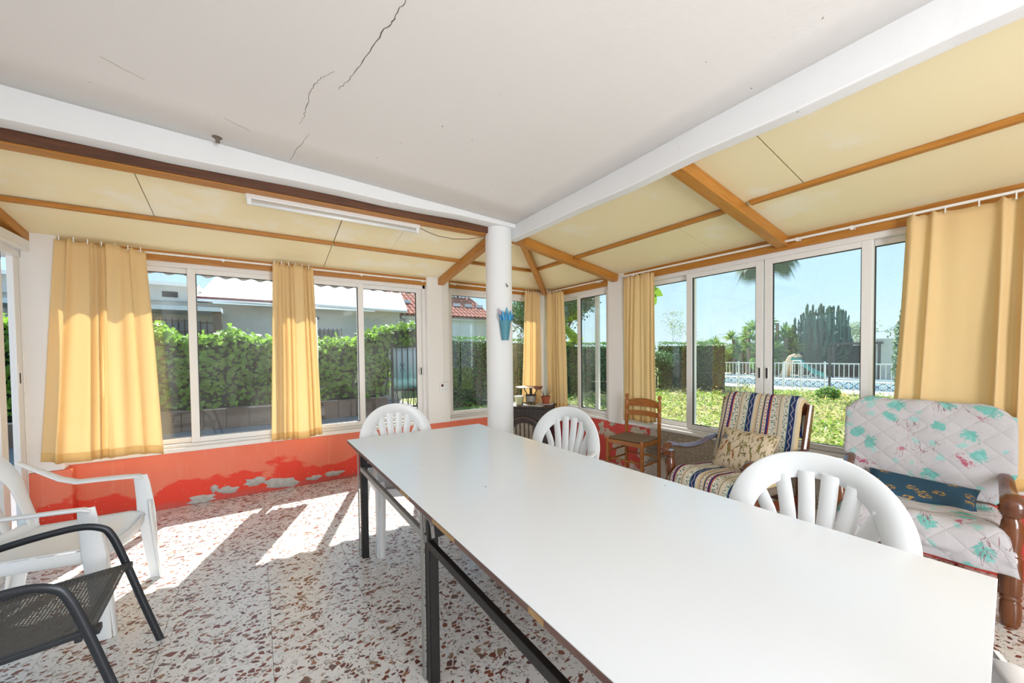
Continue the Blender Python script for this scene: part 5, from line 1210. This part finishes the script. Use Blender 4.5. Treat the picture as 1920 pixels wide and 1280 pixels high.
# children's slide
t_ = thing('slide', "child's plastic slide with beige side, orange steps and teal chute by the pool", 'slide', (20, 6.95, .20))
pl_b = pbr('beige_plastic', (.78, .55, .36), .5); pl_t = pbr('teal_slide_plastic', (.02, .28, .22), .4); pl_o = pbr('orange_plastic', (.80, .36, .05), .5)
for xx in (-.22, .22): MB().sweep([(xx, .72, .0), (xx, .60, .35), (xx, .50, .70), (xx, .38, .92), (xx, .22, .98), (xx, .12, .90)], [.22, .22, .20, .2, .2, .14], .05, (0, 1, .3), .45).build('side_panel', pl_b, t_, auto=50)
for k in range(3): MB().box(-.2, .2, .42-.04*k, .56-.04*k, .12+k*.18, .17+k*.18).build('step', pl_o, t_, bevel=.01)
m = MB(); m.grid(lambda a, b: Vector(((a-.5)*.42, .34-b*1.15, .80*(1-b)**1.15+.06+.09*abs(2*a-1)**3+.05*math.sin(b*9)*(1-b))), 8, 16); m.build('chute', pl_t, t_, smooth=True, solid=.03)
MB().sweep([(-.24, .34, .88), (-.24, -.1, .58), (-.24, -.5, .24), (-.24, -.8, .12)], [.16, .12, .10, .08], .03, (0, 0, 1), .4).build('chute_side', pl_t, t_, auto=50)
MB().bar((0, -.35, .33), (-.05, -.20, 0), .04, .04).bar((0, -.35, .33), (-.05, -.55, 0), .04, .04).build('support', M['railpaint'], t_)
# low wild plants
rg = np.random.default_rng(12)
def weeds(name, label, n, xr, yr, hmax, size, mat, shape='leaf', cl=60, seed=1):
    rg = np.random.default_rng(seed); cx = rg.uniform(*xr, cl); cy = rg.uniform(*yr, cl); ch_ = rg.uniform(.35, 1, cl)*hmax; idx = rg.integers(0, cl, n)
    x = cx[idx]+rg.normal(0, .32, n); y = cy[idx]+rg.normal(0, .32, n); d2 = ((x-cx[idx])**2+(y-cy[idx])**2); z = G0+rg.uniform(0, 1, n)*ch_[idx]*np.exp(-d2/.3)+.02
    ok = (x > 4.15) & (x < 15.6) & (y < 9.3); P = np.stack([x, y, z], 1)[ok]
    o = leaf_mesh(P, np.tile([0, 0, 1.], (len(P), 1)), size, name, mat, None, 'stuff', shape, .6); return tag(o, label, 'plants', None, 'stuff')
weeds('weeds', 'bright green low weeds covering the garden outside the right windows', 60000, (4.3, 15.4), (-1.5, 9), .32, .07, M['weed'], cl=420, seed=2)
weeds('grass', 'fine pale grass blades among the weeds', 26000, (4.3, 15.4), (-1.5, 9), .30, .20, m_leaf('dry_grass', (.22, .24, .07), (.46, .42, .20), .4), 'blade', cl=380, seed=5)
weeds('yellow_flowers', 'tiny yellow flowers scattered over the weeds', 2600, (7.5, 15), (2.5, 9), .55, .05, pbr('yellow_petal', (.85, .62, .05), .6), cl=120, seed=7)
weeds('pink_flowers', 'tiny pinkish dry flower heads among the weeds', 2600, (5.0, 13), (2.5, 9), .50, .045, pbr('pink_petal', (.62, .36, .26), .7), cl=120, seed=9)
tree('lush low green bush by the kerb wall', (13.6, 4.1, G0-.05), .13, .02, 4, 91, M['ivy'], .09, 12, .22, spread=1.0, name='bush', cat='bush')
tree('low green bush under the hedge end by the pool', (17.6, 10.6, G0), .5, .04, 4, 95, M['ivy'], .10, 18, .32, spread=.9, name='bush', cat='bush')
tree('round green shrub behind the railing left of the slide', (19.9, 8.6, G0), .42, .04, 4, 97, M['ivy'], .09, 22, .30, spread=.9, name='shrub', cat='shrub')
# backdrop: boundary hedge beyond the pool
hedge('long dark boundary hedge far behind the pool', [(24.5, 1.5), (24.5, 6), (24, 10), (23, 15)], 1.2, G0, [1.35, 1.55, 1.7, 1.7], M['dark_leaf'], .14, 110, 'leaf', .15, 18, lump=.2)
tag(MB().tube([(30, 16, 2.75), (30, 8, 2.42), (30, -2, 2.75)], .012, 4).build('overhead_wire', M['darkwood']), 'thin overhead wire crossing the sky behind the trees', 'wire')
# leaf hanging from the eave
t_ = thing('vine_sprig', 'green vine leaf hanging outside at the top of the garden window', 'leaf', (4.26, 3.10, 2.19))
MB().tube([(0, 0, .12), (0, .02, .05), (0, 0, 0)], .004, 5).build('stem', M['bark'], t_)
leaf_mesh(np.array([[0, 0, 0], [0, .06, -.06], [.02, -.05, -.05], [0, .02, -.13]]), np.tile([-1., -.3, .2], (4, 1)), .11, 'leaves', M['ivy'], t_, None, 'ivy', .2)
# wavy edge strip outside the left windows
m = MB(); m.grid(lambda a, b: Vector((-1.4+a*3.15, 4.865+.012*math.sin(a*3.15*2*PI/.145), 2.30-b*(.118+.012*math.cos(a*3.15*2*PI/.145)))), 300, 3)
tag(m.build('eave_strip', pbr('grey_eave_sheet', (.40, .37, .34), .8), None, smooth=True, solid=.004), 'grey scalloped strip hanging outside along the top of the left-hand window', 'valance')
bpy.context.view_layer.update()
